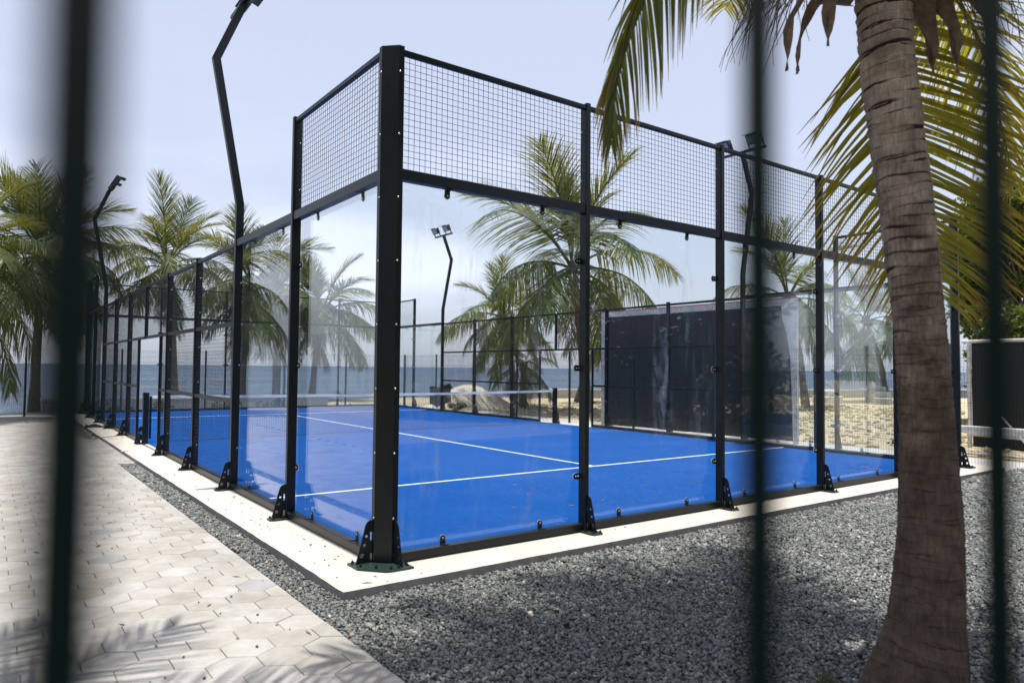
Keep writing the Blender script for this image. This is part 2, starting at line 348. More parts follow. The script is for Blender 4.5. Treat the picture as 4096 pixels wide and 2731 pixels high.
# ------------------------------------------------------------------ ground, sea, court
def sheet(name, pts, z, mat, thick=None):
    mb = MB()
    if thick: mb.prism(pts, z-thick, z)
    else: mb.add([(p[0], p[1], z) for p in pts], [tuple(range(len(pts)))])
    return tag(mb.build(name, mat), kind='structure')
coast = [(-400, 20), (-60, 21.6), (-4, 22.6), (2, 24.0), (7, 27.5), (14, 29), (24, 25.5), (39, 18.5), (60, 6), (120, -60), (120, -300), (-400, -300)]
sheet('ground', coast[::-1], -.10, M['sand'], 1.8)
sheet('sea', [(-30000, -9000), (30000, -9000), (30000, 30000), (-30000, 30000)], -1.35, M['sea'])
SX0, SX1, SY0, SY1 = -.455, CW+.455, -.40, CL+.455
rj = random.Random(12)
edge = [(SX0+.004, SY0+.004)]+[(SX0+(SX1-SX0)*i/150, SY0+rj.choice((0, 0, .003, .006))*rj.random()+.002*math.sin(i*.37)) for i in range(1, 150)]+[(SX1, SY0), (SX1, SY1), (SX0, SY1)]
edge += [(SX0+rj.choice((0, 0, .003, .006))*rj.random()+.002*math.sin(i*.31), SY1+(SY0-SY1)*i/260) for i in range(1, 260)]
slab = MB().prism(edge, -.14, 0)
so = slab.build('court_slab', M['slab']); tag(so, kind='structure'); so.data.materials.append(M['slabedge'])
for p in so.data.polygons:
    if abs(p.normal.z) < .5: p.material_index = 1
court = sheet('court_turf', [(.112, .112), (CW-.112, .112), (CW-.112, CL-.112), (.112, CL-.112)], .016, M['turf'], .012)
mb = MB(); lz = .021
for y in (G+3.05, G+16.95): mb.box(.115, CW-.115, y-.025, y+.025, .017, lz)
tag(mb.build('service_line', M['line']), kind='structure')
tag(MB().box(CW/2-.025, CW/2+.025, G+3.075, G+16.925, .017, lz+.001).build('centre_line', M['line']), kind='structure')
sheet('gravel_bed', [(-.70, -8), (11.25, -8), (11.25, SY0-.001), (SX0, SY0), (SX0, 7.6), (-.70, 7.6)], -.075, M['bed'])
sheet('gravel_bed', [(-.70, 12.0), (SX0, 12.0), (SX0, 19.6), (-.70, 19.6)], -.075, M['bed'])
sheet('paving_bed', [(-7, -8), (-.703, -8), (-.703, 20.7), (-7, 20.7)], -.068, M['joint'])
sheet('paving_bed', [(-.703, 7.6), (SX0-.002, 7.6), (SX0-.002, 12), (-.703, 12)], -.068, M['joint'])
sheet('concrete_path', [(SX1+.05, -8), (12.35, -8), (12.35, 22.2), (-6, 22.2), (-6, SY1+.3), (SX1+.05, SY1+.3)], -.085, M['path'])

# pavers: regular hexagons 0.25 m across the flats, pointed along y
def clip_poly(pts, ax, lim, keep_less):
    out = []
    for i in range(len(pts)):
        a, b = pts[i], pts[(i+1) % len(pts)]
        ia = (a[ax] <= lim) if keep_less else (a[ax] >= lim); ib = (b[ax] <= lim) if keep_less else (b[ax] >= lim)
        if ia: out.append(a)
        if ia != ib:
            t = (lim-a[ax])/(b[ax]-a[ax]); out.append((a[0]+t*(b[0]-a[0]), a[1]+t*(b[1]-a[1])))
    return out
def paver_geo(mb, pts, zt, sh=0.0):
    cx = sum(p[0] for p in pts)/len(pts); cy = sum(p[1] for p in pts)/len(pts); n = len(pts)
    ins = [(cx+(x-cx)*.975, cy+(y-cy)*.975) for x, y in pts]
    vs = [(x, y, zt-.05) for x, y in pts]+[(x, y, zt-.003) for x, y in pts]+[(x, y, zt) for x, y in ins]
    fs = [tuple(range(2*n, 3*n))]
    for i in range(n):
        j = (i+1) % n; fs += [(i, j, n+j, n+i), (n+i, n+j, 2*n+j, 2*n+i)]
    mb.add(vs, fs, [sh]*(3*n))
PX, PY = .2555, .2213; HW = PX/2-.0016; HS = HW/math.cos(R_(30))
hexp = [(HS*math.sin(R_(60*k)), HS*math.cos(R_(60*k))) for k in range(6)][::-1]
cells = []
j0 = -36
for j in range(j0, 90):
    cy = -1.083+PY*j
    if cy < -4.6 or cy > 20.6: continue
    for i in range(-12, 4):
        cx = -1.077+PX*i+(PX/2 if j % 2 else 0)
        lim = -.705 if not (7.62 < cy < 11.98) else SX0-.006
        if cx-HW > lim-.03 or cx < -3.2: continue
        d = (Vector((cx, cy, 0))-Vector((CAM.x, CAM.y, 0))); dep = d.dot(Vector((fw.x, fw.y, 0))); side = d.dot(Vector((rt.x, rt.y, 0)))
        vis = dep > 2.6 and side > -.80*dep-.25
        cells.append((0 if vis else 1, dep, cx, cy, lim))
cells.sort()
pv_full = MB(); paver_geo(pv_full, hexp, 0); pv_full = pv_full.mesh('paver', M['paver'])
path = tag(link('paved_path', None), kind='structure')
rest = MB(); rr = random.Random(11)
for k, (vis, dep, cx, cy, lim) in enumerate(cells):
    zt = -.047+rr.uniform(-.0016, .0016)
    full = cx+HW <= lim
    if k < 300:
        if full: o = link('paver', pv_full, path, (cx, cy, zt), (rr.uniform(-.007, .007), rr.uniform(-.007, .007), 0))
        else:
            q = clip_poly(hexp, 0, lim-cx, True); mb = MB(); paver_geo(mb, q, 0); mb.build('paver', M['paver'], path, (cx, cy, zt))
    else:
        q = [(x+cx, y+cy) for x, y in (hexp if full else clip_poly(hexp, 0, lim-cx, True))]
        if len(q) > 2: paver_geo(rest, q, zt, rr.random())
tag(rest.build('paver_field', M['paver_s'], path, attr='shade'), kind='stuff')

# crushed stone
def stones(name, pos, size, seed, flat=.5, label=None, parent=None):
    g = np.random.default_rng(seed); n = len(pos)
    base = np.array([(-1,-1,-1),(1,-1,-1),(1,1,-1),(-1,1,-1),(-1,-1,1),(1,-1,1),(1,1,1),(-1,1,1)], float)*.5
    fac = np.array([(0,3,2,1),(4,5,6,7),(0,1,5,4),(1,2,6,5),(2,3,7,6),(3,0,4,7)])
    V = base[None]*np.ones((n,1,1)); V = V+g.uniform(-.24, .24, V.shape)
    V[:, 4:, :2] *= g.uniform(.45, .95, (n,1,1))
    V *= (size*g.uniform(.55, 1.3, n)*np.where(g.random(n) < .03, 1.7, 1.0))[:, None, None]*np.stack([np.ones(n), g.uniform(.6, .95, n), flat*g.uniform(.7, 1.4, n)], 1)[:, None, :]
    a = g.uniform(0, 2*np.pi, n); b = g.normal(0, .38, n); c = g.normal(0, .38, n)
    def rot(V, i, j, t): x = V[..., i]*np.cos(t)[:, None]-V[..., j]*np.sin(t)[:, None]; y = V[..., i]*np.sin(t)[:, None]+V[..., j]*np.cos(t)[:, None]; V[..., i] = x; V[..., j] = y
    rot(V, 1, 2, b); rot(V, 0, 2, c); rot(V, 0, 1, a)
    V += pos[:, None, :]
    F = (fac[None]+8*np.arange(n)[:, None, None]).reshape(-1)
    m = bpy.data.meshes.new(name); m.vertices.add(8*n); m.vertices.foreach_set('co', V.reshape(-1))
    m.loops.add(len(F)); m.loops.foreach_set('vertex_index', F); m.polygons.add(6*n); m.polygons.foreach_set('loop_start', np.arange(6*n)*4)
    sh = g.beta(2.2, 2.6, n)*.93; odd = g.random(n) < .022; sh[odd] = g.uniform(.955, 1, odd.sum())
    at = m.attributes.new('shade', 'FLOAT', 'POINT'); at.data.foreach_set('value', np.repeat(sh, 8))
    m.materials.append(M['gravel']); m.update(); m.validate()
    return tag(link(name, m, parent), label, None, None, 'stuff')
def scatter(x0, x1, y0, y1, n, seed):
    g = np.random.default_rng(seed); return np.stack([g.uniform(x0, x1, n), g.uniform(y0, y1, n)], 1)
camxy = np.array([CAM.x, CAM.y]); F2 = np.array([fw.x, fw.y]); R2 = np.array([rt.x, rt.y])
def visible(p, lo, hi, m=.16):
    d = p-camxy; dep = d@F2; sid = d@R2
    return (dep > lo) & (dep <= hi) & (np.abs(sid) < .717*dep+m)
P3 = []; SZ = []
for lo, hi, s, den, sd_ in ((2.7, 5.2, .0195, 4400, 1), (5.2, 8.2, .024, 2900, 2), (8.2, 17.0, .040, 950, 3)):
    x0, x1, y0, y1 = -.70, 11.2, -7.0, SY0-.004
    p = scatter(x0, x1, y0, y1, int(den*(x1-x0)*(y1-y0)), sd_); p = p[visible(p, lo, hi)]
    P3.append(p); SZ.append(np.full(len(p), s))
    x0, x1, y0, y1 = -.692, SX0-.006, SY0-.004, 7.58
    p = scatter(x0, x1, y0, y1, int(den*1.25*(x1-x0)*(y1-y0)), sd_+10); p = p[visible(p, lo, hi)]
    P3.append(p); SZ.append(np.full(len(p), s*.86))
p = scatter(-.69, SX0-.006, 12.02, 19.5, 900, 31); P3.append(p); SZ.append(np.full(len(p), .05))
P3 = np.concatenate(P3); SZ = np.concatenate(SZ)
gg = np.random.default_rng(5); zz = -.068+gg.uniform(0, .016, len(P3))+.006*np.sin(P3[:, 0]*3.1)*np.sin(P3[:, 1]*2.7)
stones('gravel', np.column_stack([P3, zz]), SZ, 77)
# stray chips on slab and pavers
p1 = scatter(SX0+.02, -.02, -.35, 14, 330, 41)[:120]; p1 = np.column_stack([p1, np.full(len(p1), .004)])
p2 = scatter(-2.2, -.72, -2.0, 7, 150, 42)[:60]; p2 = np.column_stack([p2, np.full(len(p2), -.040)])
p4 = scatter(0, 9, SY0+.02, -.03, 60, 43)[:14]; p4 = np.column_stack([p4, np.full(len(p4), .004)])
pp = np.concatenate([p1, p2, p4]); stones('stray_chips', pp, np.full(len(pp), .010), 45, .7)
# ochre rubble over the waste ground beyond the fence
p = scatter(12.5, 30, -3, 20, 2600, 51); p = p[visible(p, 8, 40)]
rub = stones('rubble', np.column_stack([p, np.full(len(p), -.08)]), np.full(len(p), .12), 52, .6); rub.data.materials[0] = M['sand']

# ------------------------------------------------------------------ court enclosure
PW, PD = .05, .09                     # post width along wall, depth across it
_cache = {}
def cm(key, fn):
    if key not in _cache: _cache[key] = fn()
    return _cache[key]
def holed_plate(name, outline, holes, th, mat):
    """plate in the local yz plane, centred on x=0"""
    bm = bmesh.new(); eds = []
    for loop in [outline]+holes:
        vs = [bm.verts.new((0, p[0], p[1])) for p in loop]
        eds += [bm.edges.new((vs[i], vs[(i+1) % len(vs)])) for i in range(len(vs))]
    r = bmesh.ops.triangle_fill(bm, use_beauty=True, use_dissolve=False, edges=eds)
    fs = [f for f in r['geom'] if isinstance(f, bmesh.types.BMFace)]
    ex = bmesh.ops.extrude_face_region(bm, geom=fs)
    for v in [g for g in ex['geom'] if isinstance(g, bmesh.types.BMVert)]: v.co.x += th
    for v in bm.verts: v.co.x -= th/2
    bmesh.ops.recalc_face_normals(bm, faces=bm.faces)
    m = bpy.data.meshes.new(name); bm.to_mesh(m); bm.free(); m.materials.append(mat); return m
def circ(cx, cy, r, n=10): return [(cx+r*math.cos(2*math.pi*k/n), cy+r*math.sin(2*math.pi*k/n)) for k in range(n)]
def gusset_mesh():
    out = [(.004, .016), (-.135, .016), (-.062, .292), (-.054, .312), (-.040, .326), (-.020, .333), (.004, .335)]
    holes = [circ(-.052, .215, .0115), circ(-.068, .15, .0125), circ(-.088, .075, .016), [(-.022, .18), (-.006, .18), (-.006, .245), (-.022, .245)], [(-.022, .03), (-.006, .03), (-.006, .085), (-.022, .085)]]
    return holed_plate('gusset', out, holes, .008, M['steel'])
def plate_mesh():
    mb = MB(); pts = [(-.07, .07), (-.07, -.13), (-.045, -.165), (.045, -.165), (.07, -.13), (.07, .07)][::1]
    mb.prism(pts, 0, .014); return mb.mesh('base_plate', M['plate'])
def bolt_mesh():
    mb = MB(); mb.tube([(0, 0, 0), (0, 0, .012)], .0125, 6); mb.tube([(0, 0, .012), (0, 0, .022)], .007, 6); return mb.mesh('bolt', M['clip'])
def screw_mesh():
    mb = MB(); mb.tube([(0, 0, 0), (0, -.003, 0), (0, -.006, 0)], [.0085, .0075, .003], 8); return mb.mesh('screw', M['screw'], True)
def tab(mb, x0, x1, y0, y1, z0, zt, r):
    """upright tab with rounded top, face along y"""
    pts = [(x0, z0), (x1, z0)]+[((x0+x1)/2+(x1-x0)/2*math.cos(a), zt+(x1-x0)/2*math.sin(a)) for a in [math.pi*k/7 for k in range(8)]]
    n = len(pts); mb.add([(p[0], y0, p[1]) for p in pts]+[(p[0], y1, p[1]) for p in pts],
        [tuple(range(n)), tuple(range(2*n-1, n-1, -1))]+[(i, n+i, n+(i+1) % n, (i+1) % n) for i in range(n)])
def foot_clip(sgn):
    mb = MB(); mb.box(-.024, .024, -.062, .003, 0 if sgn > 0 else -.006, .006 if sgn > 0 else 0)
    t = MB(); tab(t, -.024, .024, -.006, 0, .004, .045, 0)
    mb.add([(x, y, z*sgn) for x, y, z in t.v], t.f)
    m = mb.mesh('clip', M['clip']); m.materials.append(M['screw']); m.materials.append(M['rubber'])
    return m
def post_clip(name='clip'):
    """rounded tab reaching sideways over the glass edge, x<0 side and x>0 side"""
    mb = MB(); n = 8; prof = [(-.062+.027*math.cos(a)*1.0, .027*math.sin(a)) for a in [math.pi/2+math.pi*k/n for k in range(n+1)]]
    pts = prof+[(-p[0], p[1]) for p in prof[::-1]]
    # keep only outline outside the post faces: build one plate crossing behind the post's sides
    k = len(pts)
    mb.add([(p[0], -.010, p[1]) for p in pts]+[(p[0], 0, p[1]) for p in pts], [tuple(range(k)), tuple(range(2*k-1, k-1, -1))]+[(i, k+i, k+(i+1) % k, (i+1) % k) for i in range(k)])
    return mb.mesh(name, M['clip'])
def ring_mesh():
    mb = MB()
    for s in (-1, 1): mb.tube([(s*.062, -.002, 0), (s*.062, .001, 0)], .033, 14)
    return mb.mesh('gasket', M['rubber'])
def clip_screws():
    mb = MB()
    for x in (-.066, -.036, .036, .066): mb.tube([(x, 0, 0), (x, -.005, 0), (x, -.008, 0)], [.0085, .008, .003], 8)
    return mb.mesh('screw', M['screw'], True)

def add_post(wall, u, h, gus=True, w=PW, d=PD, z0=0.0, name='post'):
    m = cm(('post', round(h-z0, 3), w, d), lambda: MB().box(-w/2, w/2, 0, d, 0, h-z0, .003).mesh(name, M['steel']))
    p = link(name, m, wall, (u, 0, z0))
    if gus:
        link('gusset', cm('gusset', gusset_mesh), p, (0, 0, 0)); link('base_plate', cm('plate', plate_mesh), p, (0, 0, .0008))
        for bx, by in ((-.05, -.04), (.05, -.04), (-.042, -.135), (.042, -.135)): link('bolt', cm('bolt', bolt_mesh), p, (bx, by, .0148))
    return p
def rail(wall, u0, u1, z0, z1, y0, y1, name='rail'):
    m = cm(('rail', round(u1-u0, 3), round(z1-z0, 3), round(y1-y0, 3)), lambda: MB().box(-(u1-u0)/2, (u1-u0)/2, 0, y1-y0, 0, z1-z0, .003).mesh(name, M['steel']))
    return link(name, m, wall, ((u0+u1)/2, y0, z0))
def glass_panel(wall, u0, u1, z0, z1, mat, clips=True):
    w_, h_ = u1-u0-.012, z1-z0
    m = cm(('glass', round(w_, 3), round(h_, 3), mat), lambda: MB().box(-w_/2, w_/2, 0, .012, 0, h_).mesh('glass_panel', M[mat]))
    p = link('glass_panel', m, wall, ((u0+u1)/2, .0935, z0))
    if clips:
        for s in (-.5, .5):
            x = s*1.0
            for (zz_, sg) in ((.078-z0, 1), (2.944-z0, -1)):
                c = link('clip', cm(('foot', sg), lambda: foot_clip(sg)), p, (x, -.0015, zz_))
                g = MB(); 
                link('gasket', cm('gask2', lambda: MB().tube([(0, 0, 0), (0, .002, 0)], .030, 14).mesh('gasket', M['rubber'])), p, (x, -.0011, zz_+sg*.046))
                link('screw', cm('screw', screw_mesh), p, (x, -.0075, zz_+sg*.045))
    return p
def clips_at_post(p):
    for z in (.5, 1.5, 2.5):
        link('clip', cm('pclip', post_clip), p, (0, .0925, z)); link('screw', cm('pscrew', clip_screws), p, (0, .0825, z))
        link('gasket', cm('ring', ring_mesh), p, (0, .0915, z))
def mesh_panel(wall, u0, u1, z0, z1, y=.022):
    w_, h_ = round(u1-u0, 3), round(z1-z0, 3)
    def mk():
        mb = MB(); nx = max(1, round(w_/.05)); nz_ = max(1, round(h_/.05))
        for i in range(nx+1): x = -w_/2+.006+(w_-.012)*i/nx; mb.wire((x, 0, 0), (x, 0, h_), .0021)
        for k in range(nz_+1): z = .004+(h_-.008)*k/nz_; mb.wire((-w_/2, .0035, z), (w_/2, .0035, z), .0021)
        return mb.mesh('mesh_panel', M['wire'])
    return link('mesh_panel', cm(('mesh', w_, h_), mk), wall, ((u0+u1)/2, y, z0))
def base_rail(wall, u0, u1): return rail(wall, u0, u1, .012, .078, .010, .088, 'base_rail')

def bay_glass(wall, u0, u1, full, mat, c0=True):
    a, b = u0+PW/2, u1-PW/2
    base_rail(wall, a, b); glass_panel(wall, u0, u1, .05, 2.985, mat)
    rail(wall, a, b, 2.944, 3.028, .010, .088)
    if full:
        rail(wall, a, b, 3.928, 3.966, .012, .060, 'top_rail'); mesh_panel(wall, a, b, 3.028, 3.928)
def bay_mesh(wall, u0, u1, z0=0.0):
    a, b = u0+PW/2, u1-PW/2
    if z0 == 0:
        base_rail(wall, a, b); zs = [.078, 1.04, 1.98, 2.955]; rs = [(1.04, 1.085), (1.98, 2.03)]
    else: zs = [1.98, 2.955]; rs = [(1.98, 2.03)]
    for z, z2 in rs: rail(wall, a, b, z, z2, .012, .060)
    rail(wall, a, b, 2.955, 3.0, .012, .060, 'top_rail')
    for i in range(len(zs)-1): mesh_panel(wall, a, b, zs[i]+(.045 if i or z0 else 0), zs[i+1])

c = .10
CP = [(0, c), (c, 0), (c+.045, 0), (c+.045, .09), (.09, .09), (.09, c+.045), (0, c+.045)]
def corner_post(wall, u, mirror):
    pts = CP if not mirror else [(-x, y) for x, y in CP][::-1]
    m = MB().prism(pts, .012, 3.985).mesh('corner_post', M['steel'])
    p = link('corner_post', m, wall, (u, 0, 0)); s = -1 if mirror else 1
    gm = cm('gusset', gusset_mesh)
    link('gusset', gm, p, (s*(c+.022), 0, 0)); link('gusset', gm, p, (0, c+.022, 0), (0, 0, -s*math.pi/2))
    pl = [(-.17, .20), (-.17, .02), (-.05, -.125), (-.02, -.155), (.02, -.17), (.20, -.17), (.20, .085), (.085, .085), (.085, .20)]
    pl = pl if not mirror else [(-x, y) for x, y in pl][::-1]
    MB().prism(pl, .0008, .015).build('base_plate', M['plate'], p)
    for bx, by in ((-.14, .17), (-.13, .05), (-.05, -.05), (.03, -.13), (.09, -.135), (.175, -.10), (.175, -.02)): link('bolt', cm('bolt', bolt_mesh), p, (s*bx, by, .0155))
    for z in np.arange(.35, 3.9, .49):
        link('screw', cm('screw', screw_mesh), p, (s*(c+.008), -.0005, z)); link('screw', cm('screw', screw_mesh), p, (-.0005, c+.008, z), (0, 0, -s*math.pi/2))
    for z in (.5, 1.5, 2.5):
        q = link('clip', cm('cclip', lambda: MB().tube([(0, 0, 0), (0, .01, 0)], .03, 12).mesh('clip', M['clip'])), p, (s*(c+.055), .081, z))
    return p
def end_wall(label, loc, rz, mat):
    W = thing('glass_end_wall', label, 'glass wall', loc, rz, 'glass walls around the court')
    corner_post(W, 0, False); corner_post(W, CW, True)
    us = [c+.045-PW/2] + [G+2*k for k in range(1, 5)] + [CW-c-.045+PW/2]
    for u in us[1:-1]:
        p = add_post(W, u, 3.985); clips_at_post(p)
        for z in (3.25, 3.72):
            for s in (-1, 1): link('screw', cm('screw', screw_mesh), p, (s*(PW/2+.0005), .072, z), (0, 0, s*math.pi/2))
    for i in range(5): bay_glass(W, us[i], us[i+1], True, mat)
    return W
W1 = end_wall('glass end wall nearest the camera, with grid mesh above and one corner facing us', (0, 0, 0), 0, 'glass')
W2 = end_wall('glass end wall at the far seaward end of the court beyond the net', (CW, CL, 0), math.pi, 'glass2')
def side_wall(label, loc, rz, mats, flip):
    W = thing('court_side_wall', label, 'mesh wall', loc, rz, 'side walls along the court')
    Y = (lambda y: CL-y) if flip else (lambda y: y)
    def bay(f, a, b, *args):
        u0, u1 = sorted((Y(a), Y(b))); f(W, u0, u1, *args)
    st = c+.045-PW/2
    bay(bay_glass, st, G+2, True, mats[0]); bay(bay_glass, G+2, G+4, False, mats[0])
    bay(bay_glass, G+16, G+18, False, mats[1]); bay(bay_glass, G+18, CL-st, True, mats[1])
    for k in (2, 6, 8, 12, 14, 18):
        h = 3.985 if k in (2, 18) else 3.035
        p = add_post(W, Y(G+k), h)
        if k in (2, 18): clips_at_post(p)
        for z in ((3.25, 3.72) if k in (2, 18) else (.35, 1.25, 1.75, 2.25, 2.75)):
            for s in (-1, 1): link('screw', cm('screw', screw_mesh), p, (s*(PW/2+.0005), .066, z), (0, 0, s*math.pi/2))
    for k in (4, 6, 12, 14): bay(bay_mesh, G+k, G+k+2)
    bay(bay_mesh, G+8, G+10, 1); bay(bay_mesh, G+10, G+12, 1)
    add_post(W, Y(G+10), 2.97, False, .045, .06, 1.985, 'stub_post')
    for yj, yo in ((8.62, G+8), (10.78, G+12)):
        add_post(W, Y(yj), 1.98, False, .04, .05, 0, 'gate_jamb')
        u0, u1 = sorted((Y(yj), Y(yo))); a, b = u0+PW/2, u1-PW/2
        base_rail(W, a, b); rail(W, a, b, 1.04, 1.085, .012, .060); mesh_panel(W, a, b, .078, 1.04); mesh_panel(W, a, b, 1.085, 1.98)
    return W
W3 = side_wall('long side wall beside the hexagonal pavers, glass near the corner then dark mesh', (0, CL, 0), -math.pi/2, ('glass2', 'glass2'), True)
W4 = side_wall('long side wall in front of the dark board and the beach palms', (CW, 0, 0), math.pi/2, ('glass2', 'glass2'), False)

# floodlight poles (each also carries the wall at its foot)
def flood_pole(label, x, y, out):
    T = thing('floodlight_pole', label, 'floodlight', (x, y, 0), 0 if out < 0 else math.pi, 'floodlight poles of the court')
    # local: +x points into the court
    b = .045
    path = [(.045, 0.0), (.045, 3.47), (-.27, 5.2), (.045, 5.98)]
    mb = MB(); prof = []
    for i, (px, pz) in enumerate(path):
        if i == 0: n = Vector((1, 0))
        elif i == len(path)-1: d = Vector((path[i][0]-path[i-1][0], path[i][1]-path[i-1][1])).normalized(); n = Vector((d.y, -d.x))
        else:
            d1 = Vector((path[i][0]-path[i-1][0], path[i][1]-path[i-1][1])).normalized(); d2 = Vector((path[i+1][0]-path[i][0], path[i+1][1]-path[i][1])).normalized()
            n = Vector((d1.y+d2.y, -d1.x-d2.x)).normalized(); n = n/max(.5, n.dot(Vector((d1.y, -d1.x))))
        for sx, sy in ((-1, -1), (1, -1), (1, 1), (-1, 1)): prof.append((px+n.x*b*sx, sy*.032, pz+n.y*b*sx))
    fs = [(0, 3, 2, 1), (12, 13, 14, 15)]
    for i in range(3):
        for k in range(4): fs.append((4*i+k, 4*i+(k+1) % 4, 4*i+4+(k+1) % 4, 4*i+4+k))
    mb.add(prof, fs); p = mb.build('pole', M['steel'], T)
    link('gusset', cm('gusset', gusset_mesh), p, (0, 0, 0), (0, 0, -math.pi/2)); link('base_plate', cm('plate', plate_mesh), p, (0, 0, .0008), (0, 0, -math.pi/2))
    for bx, by in ((-.04, -.05), (-.04, .05), (-.135, -.042), (-.135, .042)): link('bolt', cm('bolt', bolt_mesh), p, (bx, by, .0148))
    for z in (.5, 1.5, 2.5):
        for s in (-1, 1): link('screw', cm('screw', screw_mesh), p, (.075, s*.0325, z), (0, 0, 0 if s < 0 else math.pi))
    MB().box(.02, .09, -.55, .55, 5.985, 6.03, .004).build('crossbar', M['steel'], T)
    for sy in (-.36, .36):
        f = link('floodlight', cm('flood', flood_mesh), T, (.06, sy, 6.032), (0, R_(28), 0))
        link('bracket', cm('fbr', lambda: bracket_mesh()), f); link('lens', cm('flens', lambda: MB().box(.0795, .083, -.125, .125, .115, .275).mesh('lens', M['lens'])), f)
    return T
def bracket_mesh():
    mb = MB(); 
    for s in (-1, 1): mb.box(-.012, .03, s*.165-.004, s*.165+.004, 0, .21)
    mb.box(-.012, .03, -.161, .161, 0, .006); return mb.mesh('bracket', M['lampbody'])
def flood_mesh():
    mb = MB(); mb.box(0, .078, -.15, .15, .09, .30, .008)
    for k in range(9): y = -.13+.0325*k; mb.box(-.055, .004, y-.004, y+.004, .10, .29)
    mb.add([(.06, -.15, .302), (.06, .15, .302), (.17, .16, .325), (.17, -.16, .325), (.06, -.15, .308), (.06, .15, .308), (.17, .16, .331), (.17, -.16, .331)],
           [(0, 3, 2, 1), (4, 5, 6, 7), (0, 1, 5, 4), (1, 2, 6, 5), (2, 3, 7, 6), (3, 0, 4, 7)])
    return mb.mesh('floodlight', M['lampbody'])
flood_pole('near floodlight pole with kinked neck rising above the left glass wall', 0, G+4, -1)
flood_pole('far kinked floodlight pole at the seaward end of the left side wall', 0, G+16, -1)
flood_pole('floodlight pole behind the third end-wall pane, left of the leaning palm', CW, G+4, 1)
flood_pole('distant floodlight pole with two lamps seen through the first end-wall pane', CW, G+16, 1)

# net
T = thing('court_net', 'black court net with white top band stretched between two short posts', 'net', (CW/2, CL/2, 0))
for s in (-1, 1):
    p = MB().box(-.05, .05, -.05, .05, .016, .97, .004).build('net_post', M['steel'], T, (s*(CW/2-.055), 0, 0))
    link('gusset', cm('gusset', gusset_mesh), p, (s*.05, 0, 0), (0, 0, s*math.pi/2)); 
    MB().box(-.07, .16, -.07, .07, .0005, .014).build('base_plate', M['plate'], p, (0, 0, 0), (0, 0, 0 if s > 0 else math.pi))
    MB().tube([(-s*.08, -.03, .10), (-s*.08, -.03, .9)], .022, 8).build('tension_strut', M['steel'], p)
X = CW/2-.105; mb = MB(); tp = MB()
def nz_(x): return .905-.03*(1-(abs(x)/X)**1.6)
n = 210
for i in range(n+1):
    x = -X+2*X*i/n; j = .006*math.sin(i*1.7)
    mb.tube([(x, 0, nz_(x)), (x+j, .01*math.sin(i*.13), .45), (x, 0, .035)], .0019, 4, False)
for k in range(20):
    z = 1-k/20
    mb.tube([(-X+2*X*i/40, .008*math.sin(i*.65+k), .035+(nz_(-X+2*X*i/40)-.035)*z+.004*math.sin(i*1.3+k*.6)) for i in range(41)], .0019, 4, False)
mb.tube([(-X+2*X*i/40, 0, .035+.006*math.sin(i*.9)) for i in range(41)], .004, 5, False)
mb.build('net_mesh', M['netcord'], T)
for i in range(60):
    x0, x1 = -X+2*X*i/60, -X+2*X*(i+1)/60; a, b = nz_(x0)+.006, nz_(x1)+.006
    w0, w1 = .010+.002*math.sin(i*2.1), .010+.002*math.sin(i*2.1+2.1)
    tp.add([(x0, -w0, a-.055), (x1, -w1, b-.055), (x1, -w1*.4, b), (x0, -w0*.4, a), (x0, w0, a-.055), (x1, w1, b-.055), (x1, w1*.4, b), (x0, w0*.4, a)],
           [(0, 1, 2, 3), (7, 6, 5, 4), (3, 2, 6, 7)])
tp.build('top_band', M['white'], T)
MB().box(-.026, .026, -.013, .013, .02, .885).build('centre_strap', M['white'], T)

# ------------------------------------------------------------------ welded-mesh boundary fence
def fence_panel_mesh(wd, h=2.03):
    mb = MB(); folds = [(.0, 0), (.30, 0), (.345, -.03), (.39, 0), (.93, 0), (.975, -.03), (1.02, 0), (1.55, 0), (1.595, -.03), (1.64, 0), (1.90, 0), (1.945, -.03), (1.99, 0), (h, 0)]
    nx = round(wd/.05)
    for i in range(nx+1):
        x = -wd/2+wd*i/nx; mb.tube([(x, y, z) for z, y in folds], .0022, 3, False)
    for z, y in [(.1, 0), (.3, 0), (.345, -.03), (.39, 0), (.57, 0), (.75, 0), (.93, 0), (.975, -.03), (1.02, 0), (1.2, 0), (1.38, 0), (1.55, 0), (1.595, -.03), (1.64, 0), (1.8, 0), (1.945, -.03), (1.99, 0)]:
        mb.wire((-wd/2, y, z), (wd/2, y, z), .0024)
    return mb.mesh('mesh_panel', M['fencegreen'])
fpm = fence_panel_mesh(2.5)
fpost = MB().box(-.03, .03, -.02, .02, -.05, 2.08, .003).mesh('post', M['fencegreen'])
def fence_run(label, x0, y0, x1, y1):
    L = math.hypot(x1-x0, y1-y0); a = math.atan2(y1-y0, x1-x0)
    T = thing('mesh_fence', label, 'fence', (x0, y0, -.085), a, 'green welded mesh boundary fence')
    n = max(1, round(L/2.54))
    for i in range(n):
        link('mesh_panel', fpm, T, (1.27+2.54*i, 0, .03)); link('post', fpost, T, (2.54*i, 0, 0))
    link('post', fpost, T, (2.54*n, 0, 0)); return T
fence_run('green welded mesh fence along the beach beyond the far side wall', 11.25, 20.95, 11.25, -4.45)
fence_run('green welded mesh fence across the sea end beyond the pavers', -6.5, 20.95, 11.2, 20.95)
